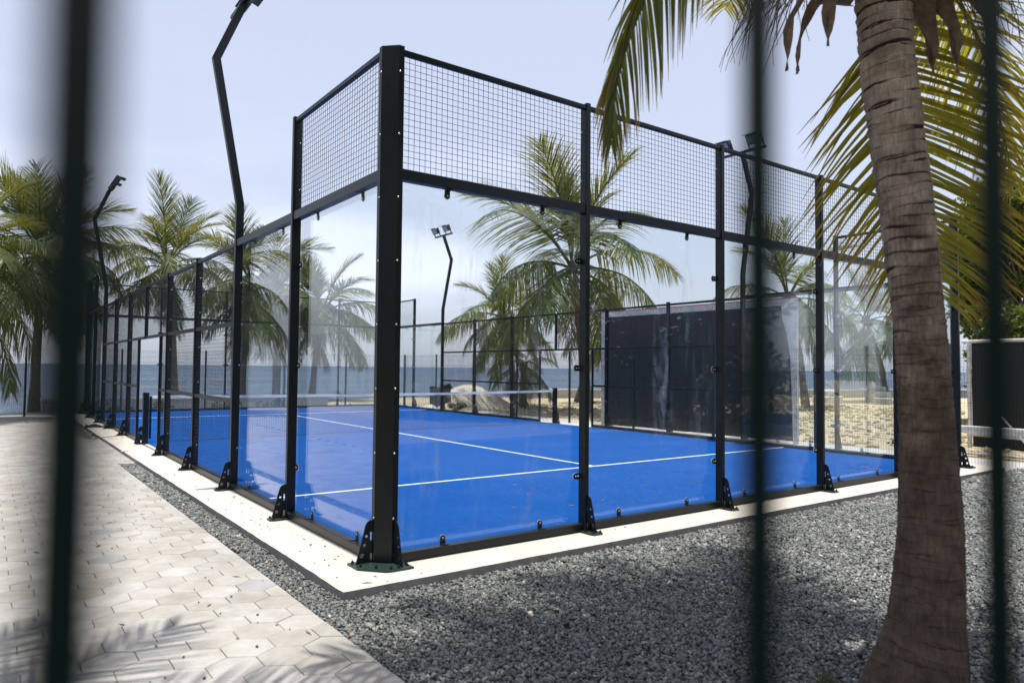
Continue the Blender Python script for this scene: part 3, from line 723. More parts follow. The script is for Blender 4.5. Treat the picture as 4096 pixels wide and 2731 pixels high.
# the fence the view is taken through: upright bars right in front of the lens
T = thing('bar_fence', 'dark green fence of upright bars, out of focus right in front of the view', 'fence', (-2.398, -4.767, -.05))
for i in range(4):
    MB().tube([(0, 0, .02), (0, 0, 2.2)], .0060, 12).build('bar', M['bar'], T, (.194*i, 0, 0), smooth=True)
for z in (.12, 2.1): MB().box(-.25, .85, .008, .03, z, z+.03, .002).build('rail', M['bar'], T)
for x in (-.25, .85): MB().box(x-.025, x+.025, -.02, .03, 0, 2.25, .003).build('post', M['bar'], T)
for o in T.children:
    if o.name.startswith('post') and abs(o.location.x) < 1: pass

# ------------------------------------------------------------------ palms
def catmull(pts, n):
    pts = [Vector(p) for p in pts]; out = []
    P = [pts[0]*2-pts[1]]+pts+[pts[-1]*2-pts[-2]]; m = len(pts)-1
    for i in range(n+1):
        s = i/n*m; k = min(int(s), m-1); t = s-k; a, b, c_, d = P[k:k+4]
        out.append(.5*((2*b)+(c_-a)*t+(2*a-5*b+4*c_-d)*t*t+(3*b-a-3*c_+d)*t**3))
    return out
def frond_mesh(name, pts, mat, leaf=.55, n=64, start=.16, sweep=.65, sag=.35, width=.022, seed=0, rr0=.018, dense=1.0, side_up=None, seg=4, hang=0.0, ragged=.12):
    """pts: rachis control points; leaflets on both sides, pulled down by gravity"""
    g = random.Random(seed); C = catmull(pts, 40); m = len(C)-1; mb = MB()
    L = [0]
    for i in range(m): L.append(L[-1]+(C[i+1]-C[i]).length)
    def at(s):
        d = s*L[-1]; i = 0
        while i < m-1 and L[i+1] < d: i += 1
        t = (d-L[i])/max(1e-6, L[i+1]-L[i]); return C[i].lerp(C[i+1], t), (C[i+1]-C[i]).normalized()
    k = 16; mb.tube([at(i/k)[0] for i in range(k+1)], [rr0*(1-.88*i/k) for i in range(k+1)], 5, True, [.30*(i/k)+.12 for i in range(k+1) for _ in range(5)])
    Z = Vector((0, 0, 1))
    for i in range(n):
        s = start+(1-start)*(i+.5)/n
        for sd in (-1, 1):
            if g.random() > dense: continue
            s2 = min(.998, s+g.uniform(-.3, .3)/n); P, Tn = at(s2)
            up_ = side_up if side_up is not None else Z
            sv = Tn.cross(up_)
            if sv.length < .15: sv = Tn.cross(Vector((.3, 1, .1)))
            sv.normalize(); nv = sv.cross(Tn).normalized()
            e = (s2-start)/(1-start)
            ll = leaf*(.35+.65*math.sin(math.pi*min(1, .16+.80*e))**.7)*(1-.45*e**4)*g.uniform(1-ragged, 1+ragged)
            a = sweep+.45*e+g.uniform(-.10, .10)
            d = (sv*sd*math.cos(a)+Tn*math.sin(a)+nv*g.uniform(.05, .28)).normalized()
            d = (d+Vector((0, 0, -hang*g.uniform(.7, 1.3)))).normalized()
            wv = (Tn-d*Tn.dot(d)); wv = wv.normalized() if wv.length > .05 else nv
            wv = (wv+nv*g.uniform(-.55, .55)).normalized()
            wd = width*g.uniform(.8, 1.2)*(1-.4*e); q = P.copy(); vs = []; at_ = []
            dd = d.copy(); sg = sag*g.uniform(.55, 1.5)
            for j in range(seg+1):
                t = j/seg; w_ = wd*(.55+.9*t if t < .3 else (1-t)**.65*.98)*(.5)
                if j == seg: w_ = wd*.03
                vs += [q-wv*w_, q+wv*w_]; at_ += [t*.8+.2*e, t*.8+.2*e]
                dd = (dd+Vector((0, 0, -sg*(.35+.9*t)/seg*1.8))).normalized()
                q = q+dd*(ll/seg)
            mb.add(vs, [(2*j, 2*j+1, 2*j+3, 2*j+2) for j in range(seg)], at_)
    return mb.mesh(name, mat, False, 'tip')
def arc(e0, bend, L=1.0, p=1.35, n=7, swing=0.0):
    """rachis in the xz plane starting at elevation e0 and bending down; unit length"""
    pts = [Vector((0, 0, 0))]; k = 24; out = [pts[0]]
    for i in range(k):
        s = (i+.5)/k; a = e0-bend*s**p; pts.append(pts[-1]+Vector((math.cos(a), swing*s/1.0, math.sin(a)))*(L/k))
    return [pts[int(i*k/n)] for i in range(n+1)]
FR = []
for i, (e0, bd) in enumerate(((82, 20), (74, 42), (62, 62), (50, 82), (36, 88), (22, 88), (8, 84), (-8, 72), (-26, 56), (-50, 34))):
    FR.append([frond_mesh('frond', arc(R_(e0), R_(bd), 1, 1.25, 7, sw), M['frond'], leaf=.38, n=66, start=.22, sweep=.38 if i > 2 else .75, sag=.75 if i > 3 else .4, width=.0165, seed=i*3+q, rr0=.0125, hang=.30*(i > 2)+.30*(i > 4), seg=4) for q, sw in enumerate((-.12, .14))])
DRYF = [frond_mesh('frond', arc(R_(-58), R_(26), 1, 1.2), M['fronddry'], leaf=.26, n=34, sag=.8, width=.016, seed=90+q, rr0=.012, hang=.5, dense=.8, seg=3) for q in range(2)]
def tapered_trunk(name, pts, radii, mat, parent, nr=10, ring=.09, rough=.05, seed=0, seglen=.025, scar_amt=.6):
    g = random.Random(seed); C = catmull(pts, 200); Ls = [0]
    for i in range(200): Ls.append(Ls[-1]+(C[i+1]-C[i]).length)
    Lt = Ls[-1]; n = int(Lt/seglen); rads = np.interp(np.linspace(0, 1, n+1), np.linspace(0, 1, len(radii)), radii)
    # ring heights, uneven
    rings = [0.0]
    while rings[-1] < Lt+ring: rings.append(rings[-1]+ring*g.uniform(.65, 1.45))
    tilt = [(g.uniform(-1, 1)*.35*ring, g.uniform(0, 6.28)) for _ in rings]; lev = [g.uniform(.4, 1.0) for _ in rings]
    ph = [g.uniform(0, 6.28) for _ in range(8)]
    vs = []; at = []
    rl = np.array(rings)
    for i in range(n+1):
        d = Lt*i/n; j = np.searchsorted(Ls, d); j = min(max(1, j), 200); t = (d-Ls[j-1])/max(1e-9, Ls[j]-Ls[j-1]); P = C[j-1].lerp(C[j], t)
        Tn = (C[min(200, j+2)]-C[max(0, j-3)]).normalized(); e1 = Tn.cross(Vector((0, 1, 0))).normalized(); e2 = Tn.cross(e1)
        for k in range(nr):
            an = 2*math.pi*k/nr
            q0 = int(np.searchsorted(rl, d))-1; q0 = max(0, q0)
            dd = d
            # local tilt of the ring edge
            for qq in (q0, q0+1):
                pass
            tl = tilt[min(q0, len(tilt)-1)]; dd = d+tl[0]*math.sin(an+tl[1])+.12*ring*math.sin(3*an+ph[q0 % 8])
            q = min(max(0, int(np.searchsorted(rl, dd))-1), len(rl)-2); fr = (dd-rl[q])/(rl[q+1]-rl[q]); fr = min(1, max(0, fr))
            # each ring flares outward to its upper lip then steps in
            bulge = rough*(.30+.70*min(1, d/Lt*1.5))*(fr**2.6-.35)*lev[q]; wob = .025*math.sin(2*an+ph[0]+d*1.3)+.02*math.sin(5*an+ph[1]+d*4)+.012*math.sin(9*an+ph[2]-d*11)
            r = rads[i]*(1+bulge+wob)
            vs.append(P+e1*math.cos(an)*r+e2*math.sin(an)*r)
            s_ = min(1, max(0, (.16+.5*(lev[q]-.4)*(.6+.4*math.sin(2*an+q))-fr)/.14+.3))*min(1, max(0, math.sin(an+ph[q % 8]*3+q*2.1)*1.3+.8))*(.35+.65*lev[q])
            ln_ = (.75 if fr < .10 else 0)*(.4+.6*math.sin(an*2+q)**2)
            at.append(min(1, max(s_*1.7*scar_amt*min(1, max(.06, d/Lt*2.0-.55)), ln_*min(1, scar_amt))))
    fs = [(i*nr+k, i*nr+(k+1) % nr, (i+1)*nr+(k+1) % nr, (i+1)*nr+k) for i in range(n) for k in range(nr)]
    mb = MB(); mb.add(vs, fs, at); return mb.build(name, mat, parent, smooth=True, attr='scar')
def palm(label, crown, base_off, scale, seed, nf=20, dry=3, up_bias=0.0, nuts=4, spin=0.0, tr=.13):
    g = random.Random(seed); cx, cy, cz = crown; bx, by = cx+base_off[0], cy+base_off[1]
    T = thing('palm_tree', label, 'palm', (bx, by, -.09), 0, 'coconut palms by the sea')
    top = Vector((cx-bx, cy-by, cz+.09)); mid = Vector((top.x*.35, top.y*.35, top.z*.5))
    tapered_trunk('trunk', [(0, 0, -.02), tuple(mid), tuple(top)], [tr*1.55, tr*1.1, tr, tr*.92, tr*.95], M['trunkfar'], T, 9, .13, .05, seed, .05)
    nf = int(nf*.92)
    for i in range(nf):
        t = (i+.5)/nf; k = min(9, max(0, int(t**(.9+up_bias)*9.6+g.uniform(-.5, .5)))); az = i*2.39996+spin+g.uniform(-.25, .25)
        link('frond', FR[k][g.randrange(2)], T, tuple(top+Vector((math.cos(az)*.06, math.sin(az)*.06, .12-.22*t))), (g.uniform(-.3, .3), g.uniform(-.08, .08), az), scale*g.uniform(.80, 1.18)*(1.0 if k > 0 else .92))
    for i in range(dry):
        az = g.uniform(0, 6.28); link('frond', DRYF[i % 2], T, tuple(top+Vector((math.cos(az)*.08, math.sin(az)*.08, -.12))), (0, 0, az), scale*g.uniform(.55, .8))
    for i in range(nuts):
        az = g.uniform(0, 6.28); link('coconut', cm('nut', nut_mesh), T, tuple(top+Vector((math.cos(az)*.2, math.sin(az)*.2, -.12+g.uniform(-.14, .08)))), (g.uniform(-.4, .4), 0, az), g.uniform(.8, 1.1))
    # fibrous heart of the crown
    mb = MB()
    for i in range(14):
        az = g.uniform(0, 6.28); r = g.uniform(.06, .13); z0 = g.uniform(-.25, .05)
        mb.tube([tuple(top+Vector((math.cos(az)*r, math.sin(az)*r, z0))), tuple(top+Vector((math.cos(az)*(r+.10), math.sin(az)*(r+.10), z0+.22)))], [.05, .012], 5)
    mb.build('leaf_base', M['husk'], T)
    return T
def nut_mesh():
    bm = bmesh.new(); bmesh.ops.create_icosphere(bm, subdivisions=2, radius=.11)
    for v in bm.verts: v.co.z *= 1.25; v.co += v.co.normalized()*.012*math.sin(3*math.atan2(v.co.y, v.co.x))
    m = bpy.data.meshes.new('coconut'); bm.to_mesh(m); bm.free(); m.materials.append(M['coconut']); return m
palm('tall dense palm behind the blurred left bar, at the sea end of the pavers', (-.96, 23.7, 5.1), (-.1, -.2), 3.3, 1, 44, 7, 0, 3, .3)
palm('palm cut by the left edge of the picture with yellowish drooping fronds', (-3.15, 19.2, 4.0), (-.5, .3), 3.0, 2, 36, 6, -.15, 2, 1.2)
palm('palm standing clear against the sky left of the near floodlight pole', (3.03, 24.5, 5.2), (.35, -.1), 3.0, 3, 24, 6, .12, 6, .9)
palm('leftmost palm of the three grouped behind the second side pane', (7.35, 28.6, 5.2), (-.4, -.2), 3.6, 4, 28, 5, 0, 2, .2)
palm('middle palm of the three grouped behind the second side pane', (8.25, 28.1, 4.4), (.2, .1), 3.3, 5, 28, 6, -.1, 2, 2.0)
palm('rightmost palm of the three, seen through the first side pane', (10.36, 27.6, 4.0), (-.5, -.2), 3.3, 6, 26, 6, -.1, 2, 3.1)
palm('big palm in the middle of the picture, rising past the first end-wall post', (14.7, 14.65, 5.15), (.35, -.45), 4.5, 7, 26, 3, .08, 3, .6, .17)
palm('smaller palm just left of the big middle palm, beyond the net', (15.6, 20.25, 3.7), (.5, -.3), 2.9, 8, 24, 8, -.2, 2, 1.7)
palm('low young palm with fronds near the sand, beside the pale sand heap', (15.2, 18.2, 1.65), (.05, .05), 1.8, 9, 14, 2, -.2, 0, 2.6)
palm('palm behind the right edge of the dark board', (25.6, 12.9, 4.6), (.5, -.5), 3.8, 10, 20, 5, -.1, 2, .4)
palm('palm seen through the fourth end-wall pane, over the low stone blocks', (35.2, 14.4, 4.2), (.9, -.6), 3.7, 11, 18, 4, -.1, 2, 1.1)
palm('slim palm behind the left edge of the dark board', (21.3, 19.6, 3.3), (-1.1, .9), 2.5, 12, 16, 4, -.1, 2, 2.2)

# near palm leaning in front of the court's right half
T = thing('palm_tree', 'large ringed palm trunk in the right foreground with fronds hanging from the top', 'palm', (1.215, -3.26, -.075), 0, 'coconut palms by the sea')
B = Vector((1.215, -3.26, -.075))
tp_ = [(1.215,-3.258,-.09), (1.231,-3.26,.003), (1.271,-3.275,.13), (1.318,-3.286,.338), (1.37,-3.279,.753), (1.395,-3.253,1.179), (1.419,-3.217,1.721), (1.419,-3.163,2.294), (1.399,-3.085,2.998), (1.409,-3.051,3.487), (1.405,-3.033,3.75)]
lens_ = np.cumsum([0]+[(Vector(tp_[i+1])-Vector(tp_[i])).length for i in range(10)]); rs_ = [.25,.228,.197,.164,.143,.123,.114,.124,.132,.134,.145]
# even spacing along the trunk
tt = np.linspace(0, lens_[-1], 12); tpe = [Vector([float(np.interp(q, lens_, [p[a] for p in tp_])) for a in range(3)])-B for q in tt]; rse = [float(np.interp(q, lens_, rs_)) for q in np.linspace(0, lens_[-1], 40)]
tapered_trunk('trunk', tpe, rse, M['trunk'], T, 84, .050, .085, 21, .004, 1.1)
Ct = Vector((1.405, -3.03, 3.74))-B
def wp(l): return [Vector(p)-B for p in l]
f1 = wp([(1.36, -3.0, 3.72), (1.05, -2.86, 4.02), (.62, -2.72, 3.98), (.30, -2.58, 3.66), (.14, -2.46, 3.22), (.075, -2.39, 2.90), (.06, -2.37, 2.62)])
frond_mesh_ = frond_mesh('frond', f1, M['frondnear'], leaf=.62, n=88, start=.14, sweep=.55, sag=.9, width=.030, seed=201, rr0=.022, hang=.9, seg=6, side_up=Vector((.4, .6, .6)))
link('frond', frond_mesh_, T)
f2 = wp([(1.47, -3.02, 3.73), (1.80, -2.93, 3.60), (2.05, -2.86, 3.22), (2.20, -2.87, 2.66), (2.25, -2.93, 2.20), (2.22, -2.98, 1.95)])
link('frond', frond_mesh('frond', f2, M['frondgold'], leaf=.92, n=78, start=.14, sweep=.32, sag=.34, width=.036, seed=202, rr0=.022, seg=6, side_up=Vector((-.8, -.6, .2)), hang=.10), T)
f3 = wp([(1.45, -3.05, 3.70), (1.95, -3.1, 3.78), (2.45, -3.12, 3.55), (2.85, -3.1, 3.10), (3.05, -3.1, 2.75)])
link('frond', frond_mesh('frond', f3, M['frondgold'], leaf=.75, n=66, start=.16, sweep=.5, sag=.6, width=.032, seed=203, rr0=.022, seg=6, side_up=Vector((0, -.3, 1)), hang=.3), T)
FN = [frond_mesh('frond', arc(R_(e0), R_(bd), 1, 1.3, 7, sw), M['frondnear'], leaf=.27, n=84, sweep=.5, sag=.5, width=.0145, seed=210+i, rr0=.008, hang=.10, seg=4) for i, (e0, bd, sw) in enumerate(((80, 26, .1), (62, 40, -.1), (50, 42, .12), (38, 42, -.12)))]
gq = random.Random(5)
for i, (az, k, sc) in enumerate(((95, 2, 2.5), (135, 3, 2.3), (60, 3, 2.6), (-60, 2, 2.6), (-100, 3, 2.4), (160, 1, 2.6), (200, 2, 2.3), (-140, 1, 2.5), (75, 1, 2.4), (-80, 1, 2.4), (110, 0, 2.0), (142, 2, 3.3), (122, 2, 3.1), (168, 2, 3.2), (185, 2, 2.9), (150, 1, 3.2), (-150, 2, 2.7), (-165, 2, 2.9), (100, 2, 2.7), (45, 2, 2.7), (78, 2, 2.6), (-40, 3, 2.6), (215, 2, 2.8))):
    link('frond', FN[k], T, tuple(Ct+Vector((0, 0, .06))), (0, 0, R_(az)), sc)
# dry sheaths and hanging flower strings under the crown
g = random.Random(8)
for i, (a0, ln) in enumerate(((150, .50), (175, .40), (-45, .55), (-30, .42), (-15, .36), (-70, .5), (120, .36))):
    d = Vector((math.cos(R_(a0)), math.sin(R_(a0)), 0)); s = Ct+d*.12+Vector((0, 0, -.24))
    pts = [s, s+d*ln*.45+Vector((0, 0, .05)), s+d*ln*.75+Vector((0, 0, -.16)), s+d*ln*.8+Vector((0, 0, -.16-ln*.55))]
    mb = MB(); C_ = catmull(pts, 12); sv = d.cross(Vector((0, 0, 1)))
    vs = []; n = len(C_)
    for j, P in enumerate(C_):
        t = j/(n-1); wd = (.105*(1-t)**.6*(.6+.8*math.sin(math.pi*min(1, t*1.3+.15)))+.006); nn = Vector((0, 0, 1)).cross(sv)
        for q in (-1, -.4, .3, 1): vs.append(P+sv*q*wd+Vector((0, 0, 1))*.03*abs(q)+d*(.014*math.sin(q*5+j)))
    fs = [(4*j+q, 4*j+q+1, 4*j+q+5, 4*j+q+4) for j in range(n-1) for q in range(3)]
    mb.add(vs, fs); mb.build('leaf_sheath', M['husk'], T)
for i in range(5):
    a0 = (120, 142, 163, -30, -50)[i]; mb = MB(); d = Vector((math.cos(R_(a0)), math.sin(R_(a0)), 0)); s = Ct+d*.12+Vector((0, 0, -.20))
    e = s+d*.55+Vector((0, 0, .05)); mb.tube(catmull([s, s+d*.3+Vector((0, 0, .14)), e], 8), [.012-.0009*k for k in range(9)], 5)
    for k in range(16):
        t = .45+.55*k/16; P = s.lerp(e, t)+Vector((0, 0, .10*(1-t))); L_ = g.uniform(.22, .5); q = [P]
        dv = Vector((d.x*.5+g.uniform(-.5, .5), d.y*.5+g.uniform(-.5, .5), -.5)).normalized()
        for j in range(7): dv = (dv+Vector((g.uniform(-.22, .22), g.uniform(-.22, .22), -.22))).normalized(); q.append(q[-1]+dv*L_/7)
        mb.tube(q, [.0035-.0003*j for j in range(8)], 4)
    mb.build('flower_stalk', M['husk'], T)
# palm beyond the left edge whose leaf tips hang into the top-left corner and shade the pavers
T = thing('palm_tree', 'palm just out of view whose leaf tips hang into the top left corner', 'palm', (-3.75, -1.9, -.06), 0, 'coconut palms by the sea')
tapered_trunk('trunk', [(0, 0, -.02), (.05, .05, 1.8), (.15, .0, 3.9)], [.22, .15, .13, .13], M['trunkfar'], T, 14, .09, .06, 31, .03)
Cl = Vector((.15, 0, 3.9))
for az, k, sc in ((4, 3, 3.2), (28, 2, 3.1), (-24, 2, 2.9), (55, 3, 2.7), (-60, 3, 2.6), (95, 2, 2.6), (140, 3, 2.6), (190, 2, 2.6), (240, 3, 2.6), (15, 1, 2.6), (-90, 1, 2.4), (120, 0, 2.0)):
    link('frond', FN[k], T, tuple(Cl), (0, 0, R_(az)), sc)

B2 = Vector((-3.75, -1.9, -.06))
for q, (pts, st, nn_, lf) in enumerate((([(-3.55, -1.9, 3.9), (-3.0, -1.86, 4.2), (-2.58, -1.82, 3.95), (-2.34, -1.8, 3.4), (-2.28, -1.8, 3.0)], .3, 44, .36),
        ([(-3.5, -1.95, 3.95), (-2.9, -1.95, 4.35), (-2.3, -1.92, 4.15), (-1.9, -1.9, 3.55), (-1.85, -1.9, 3.22)], .35, 36, .34))):
    link('frond', frond_mesh('frond', [Vector(p)-B2 for p in pts], M['frondnear'], leaf=lf, n=nn_, start=st, sweep=.5, sag=.9, width=.020, seed=300+q, rr0=.016, hang=1.0, seg=5, side_up=Vector((.3, .5, .8)), ragged=.35), T)

# ------------------------------------------------------------------ broadleaf trees, shrubs
def leaf_mesh(name, centres, n, size, g, mat):
    """n small leaf blades spread through the clumps"""
    C_ = np.array(centres)[g.integers(len(centres), size=n)]
    v = g.normal(size=(n, 3)); v /= np.linalg.norm(v, axis=1)[:, None]
    rad = C_[:, 3]*g.uniform(.45, 1.0, n)**.5*g.uniform(.75, 1.05, n)
    p = C_[:, :3]+v*rad[:, None]*np.array((1, 1, .8))
    a = g.normal(size=(n, 3)); a[:, 2] *= .5; a /= np.linalg.norm(a, axis=1)[:, None]
    b = np.cross(a, g.normal(size=(n, 3))); b /= np.linalg.norm(b, axis=1)[:, None]
    s_ = (size*g.uniform(.6, 1.3, n))[:, None]
    V = np.stack([p, p+a*s_*.45+b*s_*.28, p+a*s_, p+a*s_*.45-b*s_*.28], 1)
    m = bpy.data.meshes.new(name); m.vertices.add(4*n); m.vertices.foreach_set('co', V.reshape(-1)); m.loops.add(4*n); m.loops.foreach_set('vertex_index', np.arange(4*n))
    m.polygons.add(n); m.polygons.foreach_set('loop_start', np.arange(n)*4)
    at = m.attributes.new('tip', 'FLOAT', 'POINT'); at.data.foreach_set('value', np.repeat(g.uniform(0, .6, n), 4))
    m.materials.append(mat); m.update(); m.validate(); return m
def broad_tree(label, loc, h, rad, seed, n):
    g = np.random.default_rng(seed); T = thing('broadleaf_tree', label, 'tree', loc, 0, 'green trees behind the screen')
    mb = MB(); mb.tube([(0, 0, -.05), (.1, 0, h*.25), (0, .1, h*.5)], [.2, .15, .1], 9)
    cs = []
    for i in range(44):
        a = g.uniform(0, 6.28); r = rad*g.uniform(.15, .95)**.6; z = h*g.uniform(.22, .98); k = math.sqrt(max(.12, 1-((z-h*.55)/(h*.52))**2))
        cc = (math.cos(a)*r*k, math.sin(a)*r*k, z); cs.append((*cc, rad*g.uniform(.22, .38)))
        mb.tube([(0, .05, h*.3), (cc[0]*.5, cc[1]*.5, (h*.35+z)/2), cc], [.06, .035, .012], 5)
    mb.build('trunk', M['bark'], T, smooth=True)
    link('crown', leaf_mesh('crown', cs, n, .15, g, M['broad']), T)
broad_tree('dense green tree right of the trunk, above the black screen', (22.9, 3.0, -.09), 6.9, 2.6, 61, 64000)
broad_tree('green tree cut by the right edge, behind the weathered pole', (29.2, .9, -.09), 7.0, 3.0, 62, 46000)
broad_tree('low green tree showing beside the right court corner, left end of the screen', (24.6, 3.9, -.09), 3.6, 1.5, 63, 26000)
def shrub(label, loc, r, seed):
    g = np.random.default_rng(seed); T = thing('shrub', label, 'shrub', loc, 0, 'low shrubs along the sea wall')
    cs = [(g.uniform(-r, r), g.uniform(-r, r)*.5, r*g.uniform(.2, .65), r*.4) for _ in range(7)]
    mb = MB()
    for cc in cs: mb.tube([(0, 0, 0), (cc[0]*.5, cc[1]*.5, cc[2]*.4), cc[:3]], [.02, .014, .006], 4)
    mb.build('stem', M['bark'], T); link('foliage', leaf_mesh('foliage', cs, 900, .07, g, M['shrub']), T)
for i, (x, y, r, lab) in enumerate(((1.2, 21.7, .30, 'low green shrub at the sea end, leftmost behind the gate'), (2.6, 21.8, .38, 'low green shrub behind the far mesh, second from the pavers'), (4.6, 21.75, .45, 'wide green shrub under the palm trunks behind the net'),
        (6.1, 21.8, .42, 'green shrub before the low white wall, left of the corner post'), (11.75, 17.6, .30, 'small leafy plant beside the grey bin'), (12.2, 9.9, .40, 'small dry plant on the sand left of the dark board'))):
    shrub(lab, (x, y, -.085), r, 70+i)

# ------------------------------------------------------------------ sea wall, heap, board, screen, bits
T = thing('sea_wall', 'low grey sea wall with a pale cap beyond the far end of the court', 'wall', (0, 22.35, -.1))
MB().box(-.9, 8.6, 0, .25, -.05, .40).build('wall', M['path'], T); MB().box(-.95, 8.65, -.04, .29, .40, .48, .01).build('cap', M['whitepaint'], T)
T = thing('sea_wall', 'long pale low wall along the beach behind the sand, far right', 'wall', (21, 25.2, -.1), -R_(20.5))
MB().box(0, 32, 0, .3, -.05, .42).build('wall', M['path'], T); MB().box(-.05, 32.05, -.05, .35, .42, .50, .01).build('cap', M['whitepaint'], T)
for i, (x, y, s, lab) in enumerate(((31.0, 14.2, .9, 'white stone block on the sand behind the fourth end-wall post'), (33.2, 12.6, .8, 'stacked grey stone blocks near the far palm'), (34.6, 13.6, 1.1, 'tall grey stone block beside the far palm trunk'))):
    T = thing('stone_block', lab, 'stone block', (x, y, -.1), R_(20*i)); MB().box(-s*.9, s*.9, -.35, .35, -.03, .42*s, .05).build('slab', M['whitepaint' if i == 0 else 'path'], T); MB().box(-s*.6, s*.55, -.3, .3, .42*s, .75*s, .05).build('top', M['whitepaint' if i == 0 else 'path'], T)
def heap(name, label, loc, rx, ry, h, mat):
    mb = MB(); n, m = 26, 36; g = random.Random(3); ph = [g.uniform(0, 6.28) for _ in range(6)]; vs = [(0, 0, h)]; fs = []
    for i in range(1, n+1):
        t = i/n
        for k in range(m):
            a = 2*math.pi*k/m; w_ = 1+.10*math.sin(2*a+ph[0])+.06*math.sin(5*a+ph[1])+.03*math.sin(9*a+ph[2]+t*6)
            vs.append((rx*t*w_*math.cos(a), ry*t*w_*math.sin(a), h*(.5+.5*math.cos(math.pi*t))**.8*(1+.05*math.sin(7*a+ph[3]+t*9))-.03))
    fs = [(0, 1+k, 1+(k+1) % m) for k in range(m)]+[(1+(i-1)*m+k, 1+i*m+k, 1+i*m+(k+1) % m, 1+(i-1)*m+(k+1) % m) for i in range(1, n) for k in range(m)]
    mb.add(vs, fs); return tag(mb.build(name, mat, None, loc, smooth=True), label, 'sand heap')
heap('sand_heap', 'rounded pale sand heap beyond the net, right of the corner post', (13.0, 18.9, -.1), 2.2, 1.5, .92, M['palesand'])
T = thing('waste_bin', 'dark grey square bin beside the pale sand heap', 'bin', (11.55, 18.6, -.085)); MB().prism([(-.3, -.28), (.3, -.28), (.3, .28), (-.3, .28)], 0, .78).build('body', M['greyplastic'], T)
MB().add([(-.34, -.32, .78), (.34, -.32, .78), (.34, .32, .78), (-.34, .32, .78), (-.28, -.26, .86), (.28, -.26, .98), (.28, .26, .98), (-.28, .26, .86)], [(0, 3, 2, 1), (4, 5, 6, 7), (0, 1, 5, 4), (1, 2, 6, 5), (2, 3, 7, 6), (3, 0, 4, 7)]).build('lid', M['clip'], T)
# dark board with pale border
T = thing('backdrop_board', 'large dark board with a pale border standing outside the far side wall', 'board', (11.48, 9.62, -.085), math.atan2(3.85-9.62, 11.72-11.48))
BL = math.hypot(3.85-9.62, 11.72-11.48); BH = 3.16
def boardmat():
    m, t, b, o = newmat('scuffed_black_board')
    n1 = noise(t, .9, 6, .6, stretch=(1, 1, .35)); n2 = noise(t, 1.0, 7, .7, stretch=(9, 1, 1.4))
    c0 = ramp(t, [(.3, (.006, .008, .012)), (.6, (.016, .019, .026)), (.8, (.045, .036, .030))], n1).outputs[0]
    c0 = mixc(t, .25, c0, ramp(t, [(.45, (.006, .008, .012)), (.75, (.07, .085, .10))], n2).outputs[0])
    t.links.new(c0, b.inputs['Base Color']); b.inputs['Roughness'].default_value = .5; return m
M['board'] = boardmat()
for i in range(6):
    x0 = .06+(BL-.14)*i/6; x1 = .06+(BL-.14)*(i+1)/6-.008
    MB().box(x0, x1, -.02, .02, .05+.01*(i % 2), BH-.12).build('panel', M['board'], T)
MB().box(-.05, .06, -.035, .035, 0, BH-.15).build('border', M['whitepaint'], T); MB().box(-.05, BL, -.036, .034, BH-.15, BH-.01).build('border', M['whitepaint'], T)
rb = MB(); ins = [(0, .10), (.5, .11), (1.3, .13), (1.9, .16), (2.4, .24), (2.7, .34), (BH-.15, .36)]
vs = []; 
for z, wd in ins: vs += [(BL-wd, -.034, z), (BL, -.034, z), (BL-wd, .034, z), (BL, .034, z)]
fs = []
for i in range(len(ins)-1): a = 4*i; fs += [(a, a+1, a+5, a+4), (a+3, a+2, a+6, a+7), (a+1, a+3, a+7, a+5), (a+2, a, a+4, a+6)]
rb.add(vs, fs); rb.build('border_cloth', M['whitepaint'], T)
M['red'] = simple('red_edge', (.42, .04, .03), .6)
MB().box(-.07, BL+.02, -.03, .03, BH-.008, BH+.014).build('edge_trim', M['red'], T)
for x in (.3, BL-.5): MB().tube([(x, .02, 0), (x, .02, BH-.2)], .035, 8).build('back_post', M['greysteel'], T); MB().tube([(x, .75, 0), (x, .05, 1.9)], .025, 6).build('brace', M['greysteel'], T)
# black screen with pale pipe frame at the right edge
T = thing('banner_screen', 'black screen in a pale pipe frame behind the fence at the right edge', 'screen', (14.55, 1.6, -.09), math.atan2(-4.0, -.75))
SL = 4.6
MB().box(.07, SL, -.008, .008, .30, 2.20).build('cloth', M['black'], T); MB().box(.07, SL, -.008, .008, .02, .24).build('cloth', M['black'], T)
MB().tube([(.0, 0, 0), (.01, .01, .8), (-.01, 0, 1.5), (.02, 0, 2.24)], .045, 9).build('frame_post', M['whitepaint'], T); MB().tube([(SL, 0, 0), (SL, 0, 2.24)], .045, 9).build('frame_post', M['whitepaint'], T)
MB().tube([(-.14, 0, 2.25), (SL, 0, 2.25)], .035, 8).build('frame_rail', M['whitepaint'], T); MB().tube([(-.05, 0, .27), (SL, 0, .27)], .03, 8).build('frame_rail', M['whitepaint'], T)
for x in (.5, 2.4): MB().tube([(x, -.02, .85), (x+1.3, -.9, .03)], .022, 7).build('brace', M['greysteel'], T)
T = thing('beam_barrier', 'pale square beam barrier low in front of the black screen', 'barrier', (12.75, 2.2, -.085), -math.pi/2+.05)
MB().box(0, 5.0, -.06, .06, .42, .56, .008).build('beam', M['whitepaint'], T)
for x in (.6, 4.5): MB().box(x-.05, x+.05, -.05, .05, 0, .42).build('foot', M['whitepaint'], T)
MB().tube([(0, -.1, .05), (5, -.1, .05)], .03, 7).build('pipe', M['greysteel'], T)
T = thing('timber_pole', 'weathered pole with a slanting plank at the right edge among the trees', 'pole', (17.6, .75, -.09)); MB().box(-.09, .09, -.09, .09, 0, 3.9, .012).build('pole', M['weatherpole'], T)
